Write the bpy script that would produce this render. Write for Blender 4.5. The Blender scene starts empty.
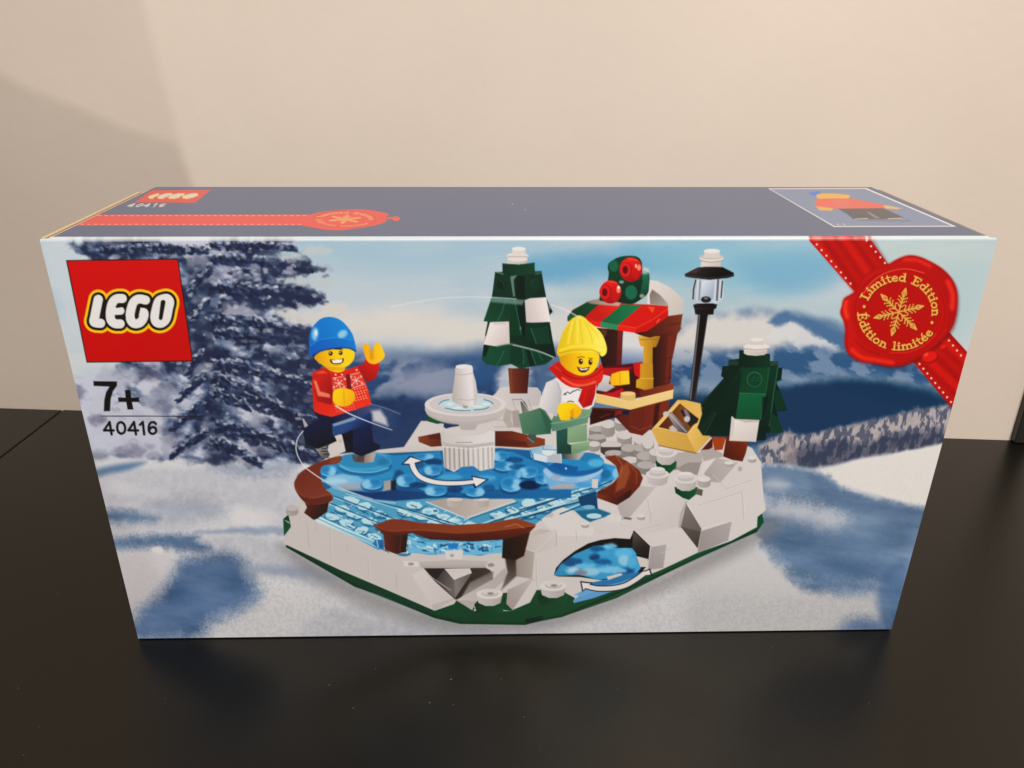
import bpy, bmesh, math, random
import numpy as np

# ---------------------------------------------------------------- camera and box, in metres
CAM = dict(f=789.86, pitch=0.42776, roll=0.0049076, yaw=-0.024649, loc=(-0.0081646, -0.2135586, 0.1931869))
BW, BH, BD = 0.262, 0.1400, 0.0744

def cam_axes():
    cp, sp = math.cos(CAM['pitch']), math.sin(CAM['pitch'])
    r, fw, up = np.array([1, 0, 0.]), np.array([0, cp, -sp]), np.array([0, sp, cp])
    c, s = math.cos(CAM['yaw']), math.sin(CAM['yaw'])
    Rz = np.array([[c, -s, 0], [s, c, 0], [0, 0, 1]])
    r, fw, up = Rz @ r, Rz @ fw, Rz @ up
    c, s = math.cos(CAM['roll']), math.sin(CAM['roll'])
    return c * r + s * up, -s * r + c * up, fw
RGT, UPV, FWD = cam_axes()
CLOC = np.array(CAM['loc'])

def project(X, Y, Z):
    """where a point of the print lies in the reference scan (the scan is the tracing sheet)"""
    dx, dy, dz = X - CLOC[0], Y - CLOC[1], Z - CLOC[2]
    w = dx * FWD[0] + dy * FWD[1] + dz * FWD[2]
    u = 512 + CAM['f'] * (dx * RGT[0] + dy * RGT[1] + dz * RGT[2]) / w
    v = 384 - CAM['f'] * (dx * UPV[0] + dy * UPV[1] + dz * UPV[2]) / w
    return u, v

# ---------------------------------------------------------------- numpy ink canvas
def vnoise(x, y, seed):
    rs = np.random.RandomState(seed)
    tab = rs.rand(256, 256)
    xi = np.floor(x).astype(int); yi = np.floor(y).astype(int)
    fx = x - xi; fy = y - yi
    fx = fx * fx * (3 - 2 * fx); fy = fy * fy * (3 - 2 * fy)
    a = tab[yi % 256, xi % 256]; b = tab[yi % 256, (xi + 1) % 256]
    c = tab[(yi + 1) % 256, xi % 256]; d = tab[(yi + 1) % 256, (xi + 1) % 256]
    return (a * (1 - fx) + b * fx) * (1 - fy) + (c * (1 - fx) + d * fx) * fy

def fbm(u, v, s, seed, octs=4, sx=1.0, sy=1.0, ang=0.0, gain=0.5):
    ca, sa = math.cos(ang), math.sin(ang)
    x = (u * ca + v * sa) / (s * sx); y = (-u * sa + v * ca) / (s * sy)
    t = 0; amp = 1; n = 0
    for k in range(octs):
        t = t + amp * vnoise(x + 37.3 * k, y + 11.7 * k, seed + k); n += amp
        x, y = x * 2.03, y * 2.03; amp *= gain
    return t / n

def sstep(a, b, x):
    t = np.clip((x - a) / (b - a), 0, 1)
    return t * t * (3 - 2 * t)

def q(ox, oy, txt, s=8.0):
    """points read off an enlarged tile of the print: tile corner, 'x,y x,y ...', enlargement"""
    return [(ox + float(a) / s, oy + float(b) / s) for a, b in (p.split(',') for p in txt.split())]

def catmull(pts, closed=True, n=5):
    P = [np.array(p, float) for p in pts]; m = len(P); out = []
    rng = range(m) if closed else range(m - 1)
    for i in rng:
        if closed: a, b, c, d = P[(i - 1) % m], P[i], P[(i + 1) % m], P[(i + 2) % m]
        else: a, b, c, d = P[max(i - 1, 0)], P[i], P[i + 1], P[min(i + 2, m - 1)]
        for k in range(n):
            t = k / n
            out.append(tuple(0.5 * (2 * b + (c - a) * t + (2 * a - 5 * b + 4 * c - d) * t * t + (3 * b - a - 3 * c + d) * t ** 3)))
    if not closed: out.append(tuple(P[-1]))
    return out

class Canvas:
    def __init__(self, U, V):
        self.U, self.V = U, V
        self.C = np.zeros(U.shape + (3,)); self.L = np.zeros(U.shape, np.int16)
        self.names = ['']; self.cur = 0
        self.rowv = V[:, V.shape[1] // 2]; self.rv0, self.rv1 = V.min(axis=1), V.max(axis=1)
        self.cu0, self.cu1 = U.min(axis=0), U.max(axis=0)
    def part(self, name):
        if name not in self.names: self.names.append(name)
        self.cur = self.names.index(name)
    def win(self, x0, y0, x1, y1):
        r = np.where((self.rv1 >= y0) & (self.rv0 <= y1))[0]; c = np.where((self.cu1 >= x0) & (self.cu0 <= x1))[0]
        if len(r) == 0 or len(c) == 0: return None
        return slice(r[0], r[-1] + 1), slice(c[0], c[-1] + 1)
    def put(self, w, cov, col, lab=True):
        u, v = self.U[w], self.V[w]
        if isinstance(col[0], (tuple, list)):
            c0, c1, p0, p1 = col
            d = np.array([p1[0] - p0[0], p1[1] - p0[1]], float)
            t = np.clip(((u - p0[0]) * d[0] + (v - p0[1]) * d[1]) / (d @ d), 0, 1)[..., None]
            cc = np.array(c0, float) * (1 - t) + np.array(c1, float) * t
        elif isinstance(col, np.ndarray): cc = col
        else: cc = np.array(col, float)
        a = cov[..., None]
        self.C[w] = self.C[w] * (1 - a) + cc * a
        if lab: self.L[w][cov > 0.5] = self.cur
    @staticmethod
    def sdf(pts, u, v):
        d2 = np.full(u.shape, 1e18); ins = np.zeros(u.shape, bool); n = len(pts)
        for i in range(n):
            ax, ay = pts[i]; bx, by = pts[(i + 1) % n]
            ex, ey = bx - ax, by - ay; L = ex * ex + ey * ey
            if L < 1e-12: continue
            t = np.clip(((u - ax) * ex + (v - ay) * ey) / L, 0, 1)
            d2 = np.minimum(d2, (u - ax - t * ex) ** 2 + (v - ay - t * ey) ** 2)
            if ey != 0:
                cr = (ay <= v) != (by <= v)
                ins ^= cr & (u < ax + (v - ay) / ey * ex)
        d = np.sqrt(d2)
        return np.where(ins, -d, d)
    def poly(self, pts, col, soft=1.1, a=1.0, lab=True, sm=False, warp=None):
        if sm: pts = catmull(pts)
        xs = [p[0] for p in pts]; ys = [p[1] for p in pts]; m = soft + (warp[1] if warp else 0) + 1
        w = self.win(min(xs) - m, min(ys) - m, max(xs) + m, max(ys) + m)
        if w is None: return
        u, v = self.U[w], self.V[w]
        if warp:
            s, amp, seed = warp[:3]
            u = u + (fbm(u, v, s, seed, 3) - .5) * 2 * amp; v = v + (fbm(self.U[w], v, s, seed + 50, 3) - .5) * 2 * amp
        d = self.sdf(pts, u, v)
        if warp and len(warp) > 3: d = d + (fbm(self.U[w], self.V[w], 1.3, warp[2] + 7, 2) - .5) * warp[3]   # grainy, powdery edge
        cov = sstep(0.5, -0.5, d / soft) * a
        self.put(w, cov, col, lab and a > .5)
    def ell(self, cx, cy, rx, ry, col, soft=1.1, a=1.0, rot=0.0, lab=True, warp=None):
        m = max(rx, ry) + soft + (warp[1] if warp else 0) + 1
        w = self.win(cx - m, cy - m, cx + m, cy + m)
        if w is None: return
        u, v = self.U[w], self.V[w]
        if warp:
            s, amp, seed = warp
            u = u + (fbm(u, v, s, seed, 3) - .5) * 2 * amp; v = v + (fbm(self.U[w], v, s, seed + 50, 3) - .5) * 2 * amp
        c, s_ = math.cos(rot), math.sin(rot)
        x = (u - cx) * c + (v - cy) * s_; y = -(u - cx) * s_ + (v - cy) * c
        k = np.sqrt((x / rx) ** 2 + (y / ry) ** 2) + 1e-9
        g = np.sqrt((x / rx ** 2) ** 2 + (y / ry ** 2) ** 2) / k + 1e-9
        d = np.clip((k - 1) / g, -min(rx, ry), 1e9)
        self.put(w, sstep(0.5, -0.5, d / soft) * a, col, lab and a > .5)
    def line(self, pts, wd, col, soft=1.0, a=1.0, lab=True, sm=False, closed=False, w2=None):
        """a stroke of width wd (tapering to w2), one coverage for the whole stroke"""
        if sm: pts = catmull(pts, closed)
        elif closed: pts = list(pts) + [pts[0]]
        self.strokes([(pts, wd, w2)], col, soft, a, lab)
    def strokes(self, items, col, soft=1.0, a=1.0, lab=True):
        xs = [p[0] for it in items for p in it[0]]; ys = [p[1] for it in items for p in it[0]]
        m = max(max(it[1], it[2] or 0) for it in items) / 2 + soft + 1
        w = self.win(min(xs) - m, min(ys) - m, max(xs) + m, max(ys) + m)
        if w is None: return
        cov = np.zeros(self.U[w].shape)
        for pts, wd, w2 in items:
            n = len(pts) - 1
            mm = max(wd, w2 or 0) / 2 + soft + 1
            for i in range(n):
                (ax, ay), (bx, by) = pts[i], pts[i + 1]
                ww = self.win(min(ax, bx) - mm, min(ay, by) - mm, max(ax, bx) + mm, max(ay, by) + mm)
                if ww is None: continue
                u, v = self.U[ww], self.V[ww]
                ex, ey = bx - ax, by - ay; L = ex * ex + ey * ey + 1e-12
                t = np.clip(((u - ax) * ex + (v - ay) * ey) / L, 0, 1)
                d = np.sqrt((u - ax - t * ex) ** 2 + (v - ay - t * ey) ** 2)
                r0 = wd / 2; r1 = r0 if w2 is None else wd / 2 + (w2 - wd) / 2 * (i + 1) / n; r0 = r0 if w2 is None else wd / 2 + (w2 - wd) / 2 * i / n
                cv = sstep(0.5, -0.5, (d - (r0 + (r1 - r0) * t)) / soft)
                sub = (slice(ww[0].start - w[0].start, ww[0].stop - w[0].start), slice(ww[1].start - w[1].start, ww[1].stop - w[1].start))
                cov[sub] = np.maximum(cov[sub], cv)
        self.put(w, cov * a, col, lab and a > .5)
    def tint(self, pts, fn, soft=1.1, lab=False, sm=False):
        """repaint a region with a colour field fn(u, v)"""
        if sm: pts = catmull(pts)
        xs = [p[0] for p in pts]; ys = [p[1] for p in pts]
        w = self.win(min(xs) - soft, min(ys) - soft, max(xs) + soft, max(ys) + soft)
        if w is None: return
        u, v = self.U[w], self.V[w]
        col, al = fn(u, v)
        cov = sstep(0.5, -0.5, self.sdf(pts, u, v) / soft) * al
        self.put(w, cov, col, lab)
# ---------------------------------------------------------------- the printed winter landscape
def paint_landscape(c):
    c.part('front_panel')
    U, V = c.U, c.V
    full = (slice(0, U.shape[0]), slice(0, U.shape[1]))
    # sky: horizontal bands of cloud and blue
    t = np.clip((V - 238) / 120, 0, 1)[..., None]
    base = np.array((172, 190, 204.)) * (1 - t) + np.array((200, 202, 202.)) * t
    c.C[:] = base; c.L[:] = c.cur
    n1 = fbm(U, V, 60, 5, 4, 2.6, .55, -.10); n2 = fbm(U, V, 26, 9, 4, 3.0, .6, -.08)
    c.put(full, sstep(.46, .66, n1) * .5, (146, 178, 206)); c.put(full, sstep(.5, .7, n2) * .35, (202, 206, 204))
    def soft(pts, col, s, a=1., warp=None, sm=True): c.poly(pts, col, soft=s * (3.2 if warp and len(warp) > 3 else 1.5), a=a, sm=sm, warp=warp)
    soft([(300, 236), (560, 236), (520, 262), (420, 276), (330, 262)], (150, 182, 206), 26, .55)
    soft([(520, 262), (585, 252), (660, 250), (690, 268), (600, 280), (535, 284)], (98, 158, 205), 18, .85, (22, 5, 3))
    soft([(640, 242), (800, 242), (835, 262), (800, 290), (730, 296), (660, 280)], (128, 178, 206), 26, .8, (30, 6, 4))
    soft([(560, 296), (640, 282), (790, 300), (900, 300), (860, 330), (700, 318), (600, 320)], (172, 190, 196), 22, .8)
    soft([(740, 262), (830, 254), (832, 284), (770, 290)], (116, 165, 204), 18, .6)
    soft([(880, 236), (1000, 236), (985, 320), (930, 330), (890, 290)], (190, 200, 194), 34, .85)
    soft([(905, 282), (985, 262), (972, 330), (940, 340)], (170, 192, 196), 22, .6)
    soft([(320, 318), (400, 308), (500, 318), (580, 320), (570, 342), (470, 346), (350, 338)], (214, 207, 196), 16, .9, (25, 5, 7))
    soft([(560, 305), (600, 320), (600, 345), (560, 345)], (205, 202, 196), 14, .8)
    soft([(40, 236), (125, 236), (105, 300), (70, 330), (55, 300)], (196, 204, 208), 18, .9)
    # distant mountains, centre left
    soft([(300, 354), (350, 350), (420, 352), (480, 348), (560, 350), (640, 352), (640, 470), (300, 470)], (92, 112, 152), 16, 1, (20, 4, 11))
    n = fbm(U, V, 17, 21, 5, 1.6, .8, -.25)
    reg = [(300, 352), (640, 352), (640, 470), (300, 470)]
    c.tint(reg, lambda u, v: (np.array((38, 66, 122.)) + (np.array((138, 146, 172.)) - np.array((38, 66, 122.))) * sstep(.4, .6, n[c._w])[..., None], np.full(u.shape, .8) * sstep(350, 368, v)), soft=10)
    soft([(330, 402), (382, 394), (440, 398), (520, 396), (520, 460), (330, 460)], (34, 56, 104), 14, .9, (14, 5, 13))
    soft([(395, 372), (430, 362), (452, 372), (440, 392), (402, 392)], (140, 146, 172), 14, .75, (9, 6, 15))
    soft([(468, 358), (490, 352), (500, 372), (478, 384)], (58, 88, 146), 10, .7)
    soft([(497, 392), (505, 366), (530, 372), (525, 395)], (205, 205, 208), 8, .8, (8, 3, 17))
    soft([(540, 350), (585, 352), (580, 400), (540, 400)], (96, 118, 158), 9, .6)
    # snow mountain on the right
    soft([(610, 356), (660, 332), (690, 318), (730, 312), (782, 311), (815, 318), (860, 332), (960, 362), (960, 460), (600, 460)], (98, 124, 164), 8, 1, (16, 4, 31))
    soft([(655, 372), (668, 340), (700, 318), (745, 314), (790, 316), (800, 330), (775, 350), (730, 358), (690, 362)], (208, 203, 195), 12, 1, (12, 6, 33))
    soft([(768, 322), (777, 313), (787, 312), (812, 320), (850, 337), (874, 352), (850, 353), (830, 342), (806, 328), (792, 322), (780, 328)], (78, 110, 160), 4, .95, (7, 2, 35), sm=False)
    soft([(766, 336), (778, 326), (790, 322), (806, 329), (832, 344), (848, 353), (826, 350), (813, 345), (800, 350), (787, 338), (776, 344)], (208, 206, 204), 3.5, .95, (5, 3, 37), sm=False)
    soft([(636, 352), (656, 344), (664, 356), (690, 366), (660, 392), (640, 392)], (74, 100, 150), 9, .9, (10, 4, 39))
    m = fbm(U, V, 13, 43, 5, 1.5, .8, .35)
    soft([(640, 386), (700, 360), (760, 352), (800, 350), (870, 356), (950, 378), (945, 440), (640, 440)], (70, 104, 156), 10, .9, (12, 4, 41))
    c.tint([(640, 345), (960, 345), (960, 400), (640, 410)], lambda u, v: (np.array((48, 78, 130.)) + (np.array((138, 152, 180.)) - np.array((48, 78, 130.))) * sstep(.42, .6, m[c._w])[..., None], np.full(u.shape, .6) * sstep(338, 356, v)), soft=14)
    soft([(640, 398), (700, 384), (760, 386), (786, 378), (830, 374), (880, 376), (960, 392), (960, 400), (880, 390), (790, 388), (700, 410)], (140, 156, 178), 8, .65, (10, 3, 45))
    soft([(645, 402), (700, 394), (770, 388), (830, 380), (880, 381), (915, 388), (950, 400), (950, 425), (830, 440), (640, 446)], (34, 62, 104), 9, 1, (10, 3, 47))
    soft([(830, 382), (900, 384), (945, 398), (940, 408), (880, 402)], (20, 60, 98), 10, .6)
    # band of frosted trees on the right
    fr = [(760, 446), (784, 433), (800, 436), (830, 430), (860, 424), (900, 414), (952, 404), (952, 452), (880, 455), (822, 468), (760, 466)]
    soft(fr, (150, 142, 146), 6, 1, (7, 4, 51), sm=False)
    k = fbm(U, V, 5, 53, 4, .7, 1.6, .25)
    c.tint(fr, lambda u, v: (np.array((74, 80, 104.)) + (np.array((186, 174, 170.)) - np.array((74, 80, 104.))) * sstep(.44, .6, k[c._w])[..., None], np.full(u.shape, .75)), soft=6)
    soft([(780, 462), (800, 446), (840, 440), (862, 442), (905, 432), (945, 428), (948, 446), (880, 456), (822, 470), (785, 466)], (52, 58, 86), 7, .65, (6, 5, 55), sm=False)
    soft([(784, 470), (786, 440), (790, 428), (794, 440), (798, 470)], (158, 142, 140), 3, .7, (5, 2, 56), sm=False)
    # snow field
    soft([(40, 462), (120, 460), (200, 458), (260, 462), (310, 462), (420, 455), (560, 455), (700, 462), (770, 464), (812, 469), (870, 456), (950, 443), (950, 645), (40, 645)], (213, 209, 207), 4, 1, (30, 3, 61), sm=False)
    g = fbm(U, V, 5, 63, 3); h = fbm(U, V, 44, 65, 4, 2.4, .8, .1)
    snow = [(40, 458), (955, 440), (955, 645), (40, 645)]
    c.tint(snow, lambda u, v: (np.array((176, 176, 184.)), np.clip((h[c._w] - .46) * 3.2, 0, .6) * (.6 + .8 * g[c._w]) * sstep(458, 474, v)), soft=4)
    c.tint(snow, lambda u, v: (np.array((120, 122, 130.)), np.clip((fbm(u, v, 2.2, 66, 3) - .47) * 1.0, 0, .14) * sstep(500, 580, v) * .8), soft=4)
    soft([(814, 471), (870, 458), (952, 442), (952, 512), (900, 501), (868, 492), (842, 484), (828, 474)], (222, 215, 206), 2.5, 1, (22, 1.5, 67), sm=False)
    SH = (94, 118, 156)
    soft([(758, 468), (815, 471), (830, 478), (842, 488), (868, 497), (925, 508), (952, 512), (915, 645), (886, 612), (850, 600), (800, 590), (770, 560), (755, 520)], (104, 126, 162), 6, .96, (5, 4, 71))
    soft([(780, 558), (830, 545), (895, 560), (900, 600), (850, 590), (800, 580)], (84, 110, 152), 22, .7, (4, 7, 73))
    soft([(764, 482), (775, 478), (790, 484), (780, 490), (765, 488)], (190, 192, 198), 8, .7)
    soft([(764, 500), (800, 500), (842, 512), (846, 526), (820, 534), (780, 522), (764, 516)], (192, 193, 198), 8, .9, (9, 5, 75, 10))
    soft([(766, 516), (850, 530), (905, 524), (890, 560), (800, 560), (764, 540)], (88, 112, 152), 14, .65, (16, 4, 76))
    soft([(812, 474), (850, 492), (905, 506), (940, 512), (935, 520), (870, 512), (820, 498)], (80, 102, 142), 8, .6)
    soft([(690, 570), (740, 552), (775, 560), (800, 585), (860, 588), (884, 596), (878, 622), (840, 640), (700, 640)], (200, 196, 192), 9, .97, (9, 6, 77, 13))
    soft([(806, 586), (835, 577), (868, 582), (872, 590), (840, 592)], (78, 102, 144), 7, .8, (9, 3, 78, 7))
    soft([(842, 625), (868, 618), (892, 628), (890, 640), (846, 640)], (74, 98, 148), 6, .85, (9, 3, 79, 7))
    soft([(878, 588), (905, 560), (900, 640), (884, 632)], (74, 100, 146), 8, .8)
    # blue shadows of the left snow
    soft([(92, 478), (96, 470), (120, 464), (146, 462), (128, 470), (108, 474)], (88, 118, 160), 5, .9)
    soft([(104, 512), (128, 511), (158, 517), (150, 521), (106, 521)], SH, 4, .95, (9, 2.2, 81, 5))
    soft([(112, 540), (130, 536), (196, 535), (198, 541), (210, 547), (205, 550), (160, 549), (118, 549)], (92, 116, 158), 4, .97, (9, 2.2, 82, 5))
    soft([(130, 640), (136, 612), (160, 592), (178, 562), (200, 556), (226, 555), (242, 562), (252, 580), (258, 594), (244, 608), (212, 622), (196, 638)], (82, 106, 152), 8, 1, (9, 3.6, 83, 10))
    soft([(170, 570), (205, 560), (232, 562), (240, 574), (205, 590)], (92, 114, 156), 14, .5)
    soft([(150, 505), (190, 498), (222, 508), (215, 518), (165, 517)], (132, 142, 162), 9, .6, (9, 6, 84, 11))
    soft([(195, 532), (240, 528), (284, 527), (286, 534), (230, 533)], (122, 138, 166), 4, .75, (8, 2, 85))
    soft([(240, 573), (258, 566), (306, 566), (340, 580), (300, 578), (262, 574), (255, 584)], (140, 150, 172), 7, .75, (8, 3, 86))
    soft([(205, 466), (240, 462), (300, 462), (286, 474), (240, 476)], (132, 144, 172), 9, .6, (3, 7, 87))
    soft([(118, 560), (150, 550), (165, 552), (176, 566), (150, 592), (132, 606)], (204, 198, 196), 8, .9, (9, 5, 88, 10))
    c.tint([(690, 590), (880, 600), (880, 640), (690, 640)], lambda u, v: (np.array((132, 138, 152.)), np.clip((fbm(u, v, 2, 68, 3) - .42) * .9, 0, .13)), soft=16)
    c.ell(158, 550, 6, 4, (218, 210, 206), 3, warp=(4, 2, 89))
    # drifts: faint paler streaks inside the blue shade, faint blue in the lit snow
    dr = fbm(U, V, 22, 201, 4, 2.6, .7, .12)
    blue = np.clip((C0(c)[..., 2] - C0(c)[..., 0]) / 50, 0, 1) * sstep(470, 490, V)
    c.C += ((dr - .5) * 60 * blue)[..., None]
    # snowy conifer on the left
    tree = [(66, 248), (90, 238), (130, 236), (290, 236), (300, 243), (278, 254), (306, 258), (310, 268), (280, 275), (300, 282), (325, 298), (296, 308), (268, 306), (300, 318), (318, 334), (330, 346), (322, 372), (330, 392), (340, 440), (318, 464), (262, 463), (150, 462), (84, 452), (72, 380), (110, 372), (128, 330), (130, 262), (100, 262)]
    d1 = fbm(U, V, 13, 101, 5, 1.3, .8, .25, .5); d2 = fbm(U, V, 34, 111, 3)
    def field(u, v):
        x = d1[c._w] * .75 + d2[c._w] * .25
        left = sstep(205, 120, u) * sstep(335, 395, v) * .2
        x = np.clip(x + left - .015, 0, 1)[..., None]
        a, b, e = np.array((42, 50, 82.)), np.array((96, 108, 144.)), np.array((192, 194, 208.))
        t1 = sstep(.38, .52, x); t2 = sstep(.5, .68, x)
        return (a * (1 - t1) + b * t1) * (1 - t2) + e * t2, np.full(u.shape, .97)
    wt = c.win(50, 230, 350, 470)
    u0, v0 = U[wt], V[wt]
    uu = u0 + (fbm(u0, v0, 10, 121, 3) - .5) * 24; vv = v0 + (fbm(u0, v0, 10, 127, 3) - .5) * 15
    cov = sstep(4, -4, c.sdf(tree, uu, vv)); c._w = wt
    col, al = field(u0, v0); c.put(wt, cov * al, col)
    rr = random.Random(41)
    for k in range(520):
        x, y = rr.uniform(110, 334), rr.uniform(240, 462)
        if x < 205 and y > 350 and rr.random() < .7: continue
        if not inside(tree, x, y): continue
        r = rr.uniform(2, 6.5); dark = rr.random() < (.62 if x > 185 else .45)
        col = rr.choice([(34, 42, 72), (42, 50, 82), (54, 64, 102), (68, 74, 104)]) if dark else rr.choice([(178, 180, 196), (150, 156, 182), (196, 186, 186), (112, 124, 160), (90, 104, 144)])
        c.ell(x, y, r * 1.25, r * .7, col, 3.4, rr.uniform(.35, .8), rot=rr.uniform(-.5, .6), warp=(5, 2.4, k % 17))
    NV = (38, 46, 78)
    for pts in ([(262, 262), (290, 262), (312, 266), (306, 273), (280, 277), (262, 274)], [(245, 300), (268, 290), (300, 288), (325, 300), (306, 306), (270, 308), (250, 310)],
                [(278, 330), (310, 330), (330, 340), (330, 348), (300, 345), (280, 342)], [(190, 262), (215, 268), (212, 330), (226, 360), (204, 372), (192, 330)],
                [(230, 244), (262, 244), (276, 252), (250, 258)], [(204, 395), (222, 400), (234, 440), (232, 462), (214, 462), (200, 420)], [(92, 242), (132, 240), (160, 246), (150, 256), (110, 252)],
                [(290, 380), (330, 396), (338, 440), (316, 460), (296, 430)], [(262, 372), (300, 360), (318, 380), (290, 392)], [(172, 300), (196, 310), (205, 345), (188, 350)]):
        soft(pts, NV, 5, .62, (6, 6, 131))
    LT = (172, 172, 188)
    for (x, y, rx, ry, a) in ((240, 312, 18, 9, .8), (262, 268, 11, 7, .75), (215, 272, 20, 7, .5), (226, 250, 16, 6, .6), (197, 258, 12, 8, .55), (222, 372, 22, 8, .5), (255, 408, 15, 20, .6),
                              (270, 444, 16, 10, .65), (200, 372, 8, 10, .5), (245, 452, 9, 12, .8), (206, 440, 8, 16, .4), (274, 348, 8, 6, .5), (118, 378, 20, 12, .7), (104, 412, 14, 22, .75), (150, 446, 45, 12, .7), (165, 398, 24, 16, .5), (140, 420, 26, 14, .75)):
        c.ell(x, y, rx, ry, LT if y < 380 else (190, 188, 200), 9, a, warp=(8, 6, 137))
    for (x, y, rx, ry, a) in ((97, 420, 8, 6, .6), (130, 452, 16, 5, .5), (100, 455, 10, 5, .5), (78, 395, 6, 9, .6), (150, 372, 12, 9, .5), (182, 446, 9, 6, .7), (172, 432, 8, 5, .6)):
        c.ell(x, y, rx, ry, (96, 92, 122), 8, a, warp=(7, 4, 139))
    # soft contact shade printed under the model
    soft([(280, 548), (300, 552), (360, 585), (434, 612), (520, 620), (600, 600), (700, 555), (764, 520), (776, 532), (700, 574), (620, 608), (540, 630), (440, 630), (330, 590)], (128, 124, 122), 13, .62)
    def bough(x0, y0, x1, y1, w, seed):
        rb = random.Random(seed); L = math.hypot(x1 - x0, y1 - y0); n = int(L / 1.5); an = math.atan2(y1 - y0, x1 - x0)
        for i in range(n):
            t = i / n; x = x0 + (x1 - x0) * t; y = y0 + (y1 - y0) * t + math.sin(t * 3.1) * -3 + t * t * 3
            ww = w * (1 - .72 * t) * (.5 + t * 1.4 if t < .35 else 1)
            for _ in range(3):
                c.ell(x + rb.uniform(-2, 2), y + rb.uniform(-.5, 1.2) * ww, rb.uniform(1.8, 4.4), rb.uniform(.9, 2), rb.choice([(34, 42, 74), (40, 50, 84), (30, 38, 66), (58, 70, 108)]), 2.2, .75, rot=an + rb.uniform(-.4, .9))
            if rb.random() < .8: c.ell(x + rb.uniform(-2, 2), y - ww * rb.uniform(.15, .7), rb.uniform(1.6, 4), rb.uniform(.8, 1.7), rb.choice([(196, 198, 210), (170, 178, 200), (210, 206, 206), (140, 150, 184)]), 2, rb.uniform(.25, .8), rot=an + rb.uniform(-.5, .8))
    for k, b_ in enumerate([(212, 246, 296, 246, 6), (214, 258, 312, 268, 8), (212, 286, 325, 298, 10), (215, 318, 300, 330, 10), (216, 332, 328, 344, 11), (214, 362, 328, 388, 12), (216, 392, 334, 426, 13), (218, 425, 318, 454, 13), (214, 376, 292, 410, 12),
                            (206, 250, 98, 248, 7), (204, 352, 186, 372, 8), (204, 374, 178, 398, 9), (204, 404, 172, 426, 9), (206, 432, 170, 454, 8), (208, 300, 190, 320, 7), (210, 270, 188, 290, 7), (212, 440, 262, 462, 10)]):
        bough(*b_, 300 + k)
    # sky seen between the boughs, frosted tips
    for x, y, rx, ry in ((300, 281, 26, 4.5), (318, 250, 14, 5), (292, 257, 12, 2.4), (306, 318, 22, 7), (286, 314, 10, 4), (334, 312, 14, 10), (322, 283, 12, 6)):
        c.ell(x, y, rx, ry, (186, 192, 194) if y < 300 else (206, 202, 194), 6, .9, warp=(5, 4, 91))
    for pts in ([(252, 268), (280, 261), (304, 262), (314, 268), (306, 274), (282, 277), (258, 276)], [(248, 302), (262, 291), (290, 287), (314, 291), (326, 298), (306, 305), (276, 307), (256, 309)], [(270, 330), (300, 326), (322, 334), (330, 346), (306, 346), (284, 342)]):
        soft(pts, (44, 52, 86), 4, .8, (5, 5, 93))
    for k in range(90):
        x, y = rr.uniform(245, 330), rr.uniform(258, 350)
        col = rr.choice([(150, 154, 176), (186, 186, 196), (84, 92, 126), (30, 34, 58)]); r = rr.uniform(1.4, 4)
        if abs(y - 269) < 7 or abs(y - 299) < 8 or abs(y - 338) < 9: c.ell(x, y, r * 1.5, r * .6, col, 3, rr.uniform(.35, .75), rot=rr.uniform(-.3, .5), warp=(4, 2, k % 11))
    for k in range(420):
        x, y = rr.uniform(120, 330), rr.uniform(242, 460)
        if not inside(tree, x, y) or (x < 200 and y > 365): continue
        r = rr.uniform(.9, 2.6)
        c.ell(x, y, r * 1.3, r * .8, rr.choice([(176, 182, 200), (150, 158, 188), (196, 192, 196), (30, 34, 58), (52, 60, 92)]), 2, rr.uniform(.3, .7), rot=rr.uniform(-.5, .6), warp=(3, 1.2, k % 13))
    # a slightly warm, muted print: the blues are dull, the whites creamy
    C = c.C; ex = np.maximum(0, C[..., 2] - (C[..., 0] + C[..., 1]) / 2)
    C[..., 2] = C[..., 2] * .985 - .2 * ex; C[..., 1] *= .99; C[..., 0] *= .985
    lum = C.mean(-1)
    C *= (.92 + .08 * np.clip(lum / 110, 0, 1))[..., None]
    low = sstep(560, 625, V) * sstep(120, 170, lum)
    C *= (1 - .05 * low)[..., None]
    C += ((fbm(U, V, 1.6, 95, 2) - .5) * 7 * sstep(452, 470, V))[..., None]
def C0(c): return c.C
def inside(pts, x, y):
    r = False
    for (ax, ay), (bx, by) in zip(pts, pts[1:] + pts[:1]):
        if (ay <= y) != (by <= y) and x < ax + (y - ay) / (by - ay) * (bx - ax): r = not r
    return r
_tint = Canvas.tint
def tint2(self, pts, fn, soft=1.1, lab=False, sm=False):
    xs = [p[0] for p in pts]; ys = [p[1] for p in pts]
    self._w = self.win(min(xs) - soft, min(ys) - soft, max(xs) + soft, max(ys) + soft)
    _tint(self, pts, fn, soft, lab, sm)
Canvas.tint = tint2
# ---------------------------------------------------------------- the printed toy scene, part by part
def star(c, cx, cy, r, rot, col):
    for k in range(3):
        a = rot + k * math.pi / 3
        c.line([(cx - r * math.cos(a), cy - r * math.sin(a)), (cx + r * math.cos(a), cy + r * math.sin(a))], .8, col, .8, .8)

def stud(c, cx, cy, rx, ry, h, top=(216, 207, 197), side=(178, 168, 158)):
    """a round printed stud: side wall, then its lit top"""
    c.poly([(cx - rx, cy), (cx + rx, cy), (cx + rx, cy + h), (cx + rx * .7, cy + h + ry * .7), (cx, cy + h + ry), (cx - rx * .7, cy + h + ry * .7), (cx - rx, cy + h)], (side, tuple(x * .9 for x in side), (cx - rx, cy), (cx + rx, cy)))
    c.ell(cx, cy, rx, ry, top)
    c.line([(cx - rx * .8, cy + ry * .75), (cx, cy + ry * 1.1), (cx + rx * .8, cy + ry * .75)], .5, tuple(x * .82 for x in side), .8, .5)

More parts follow.
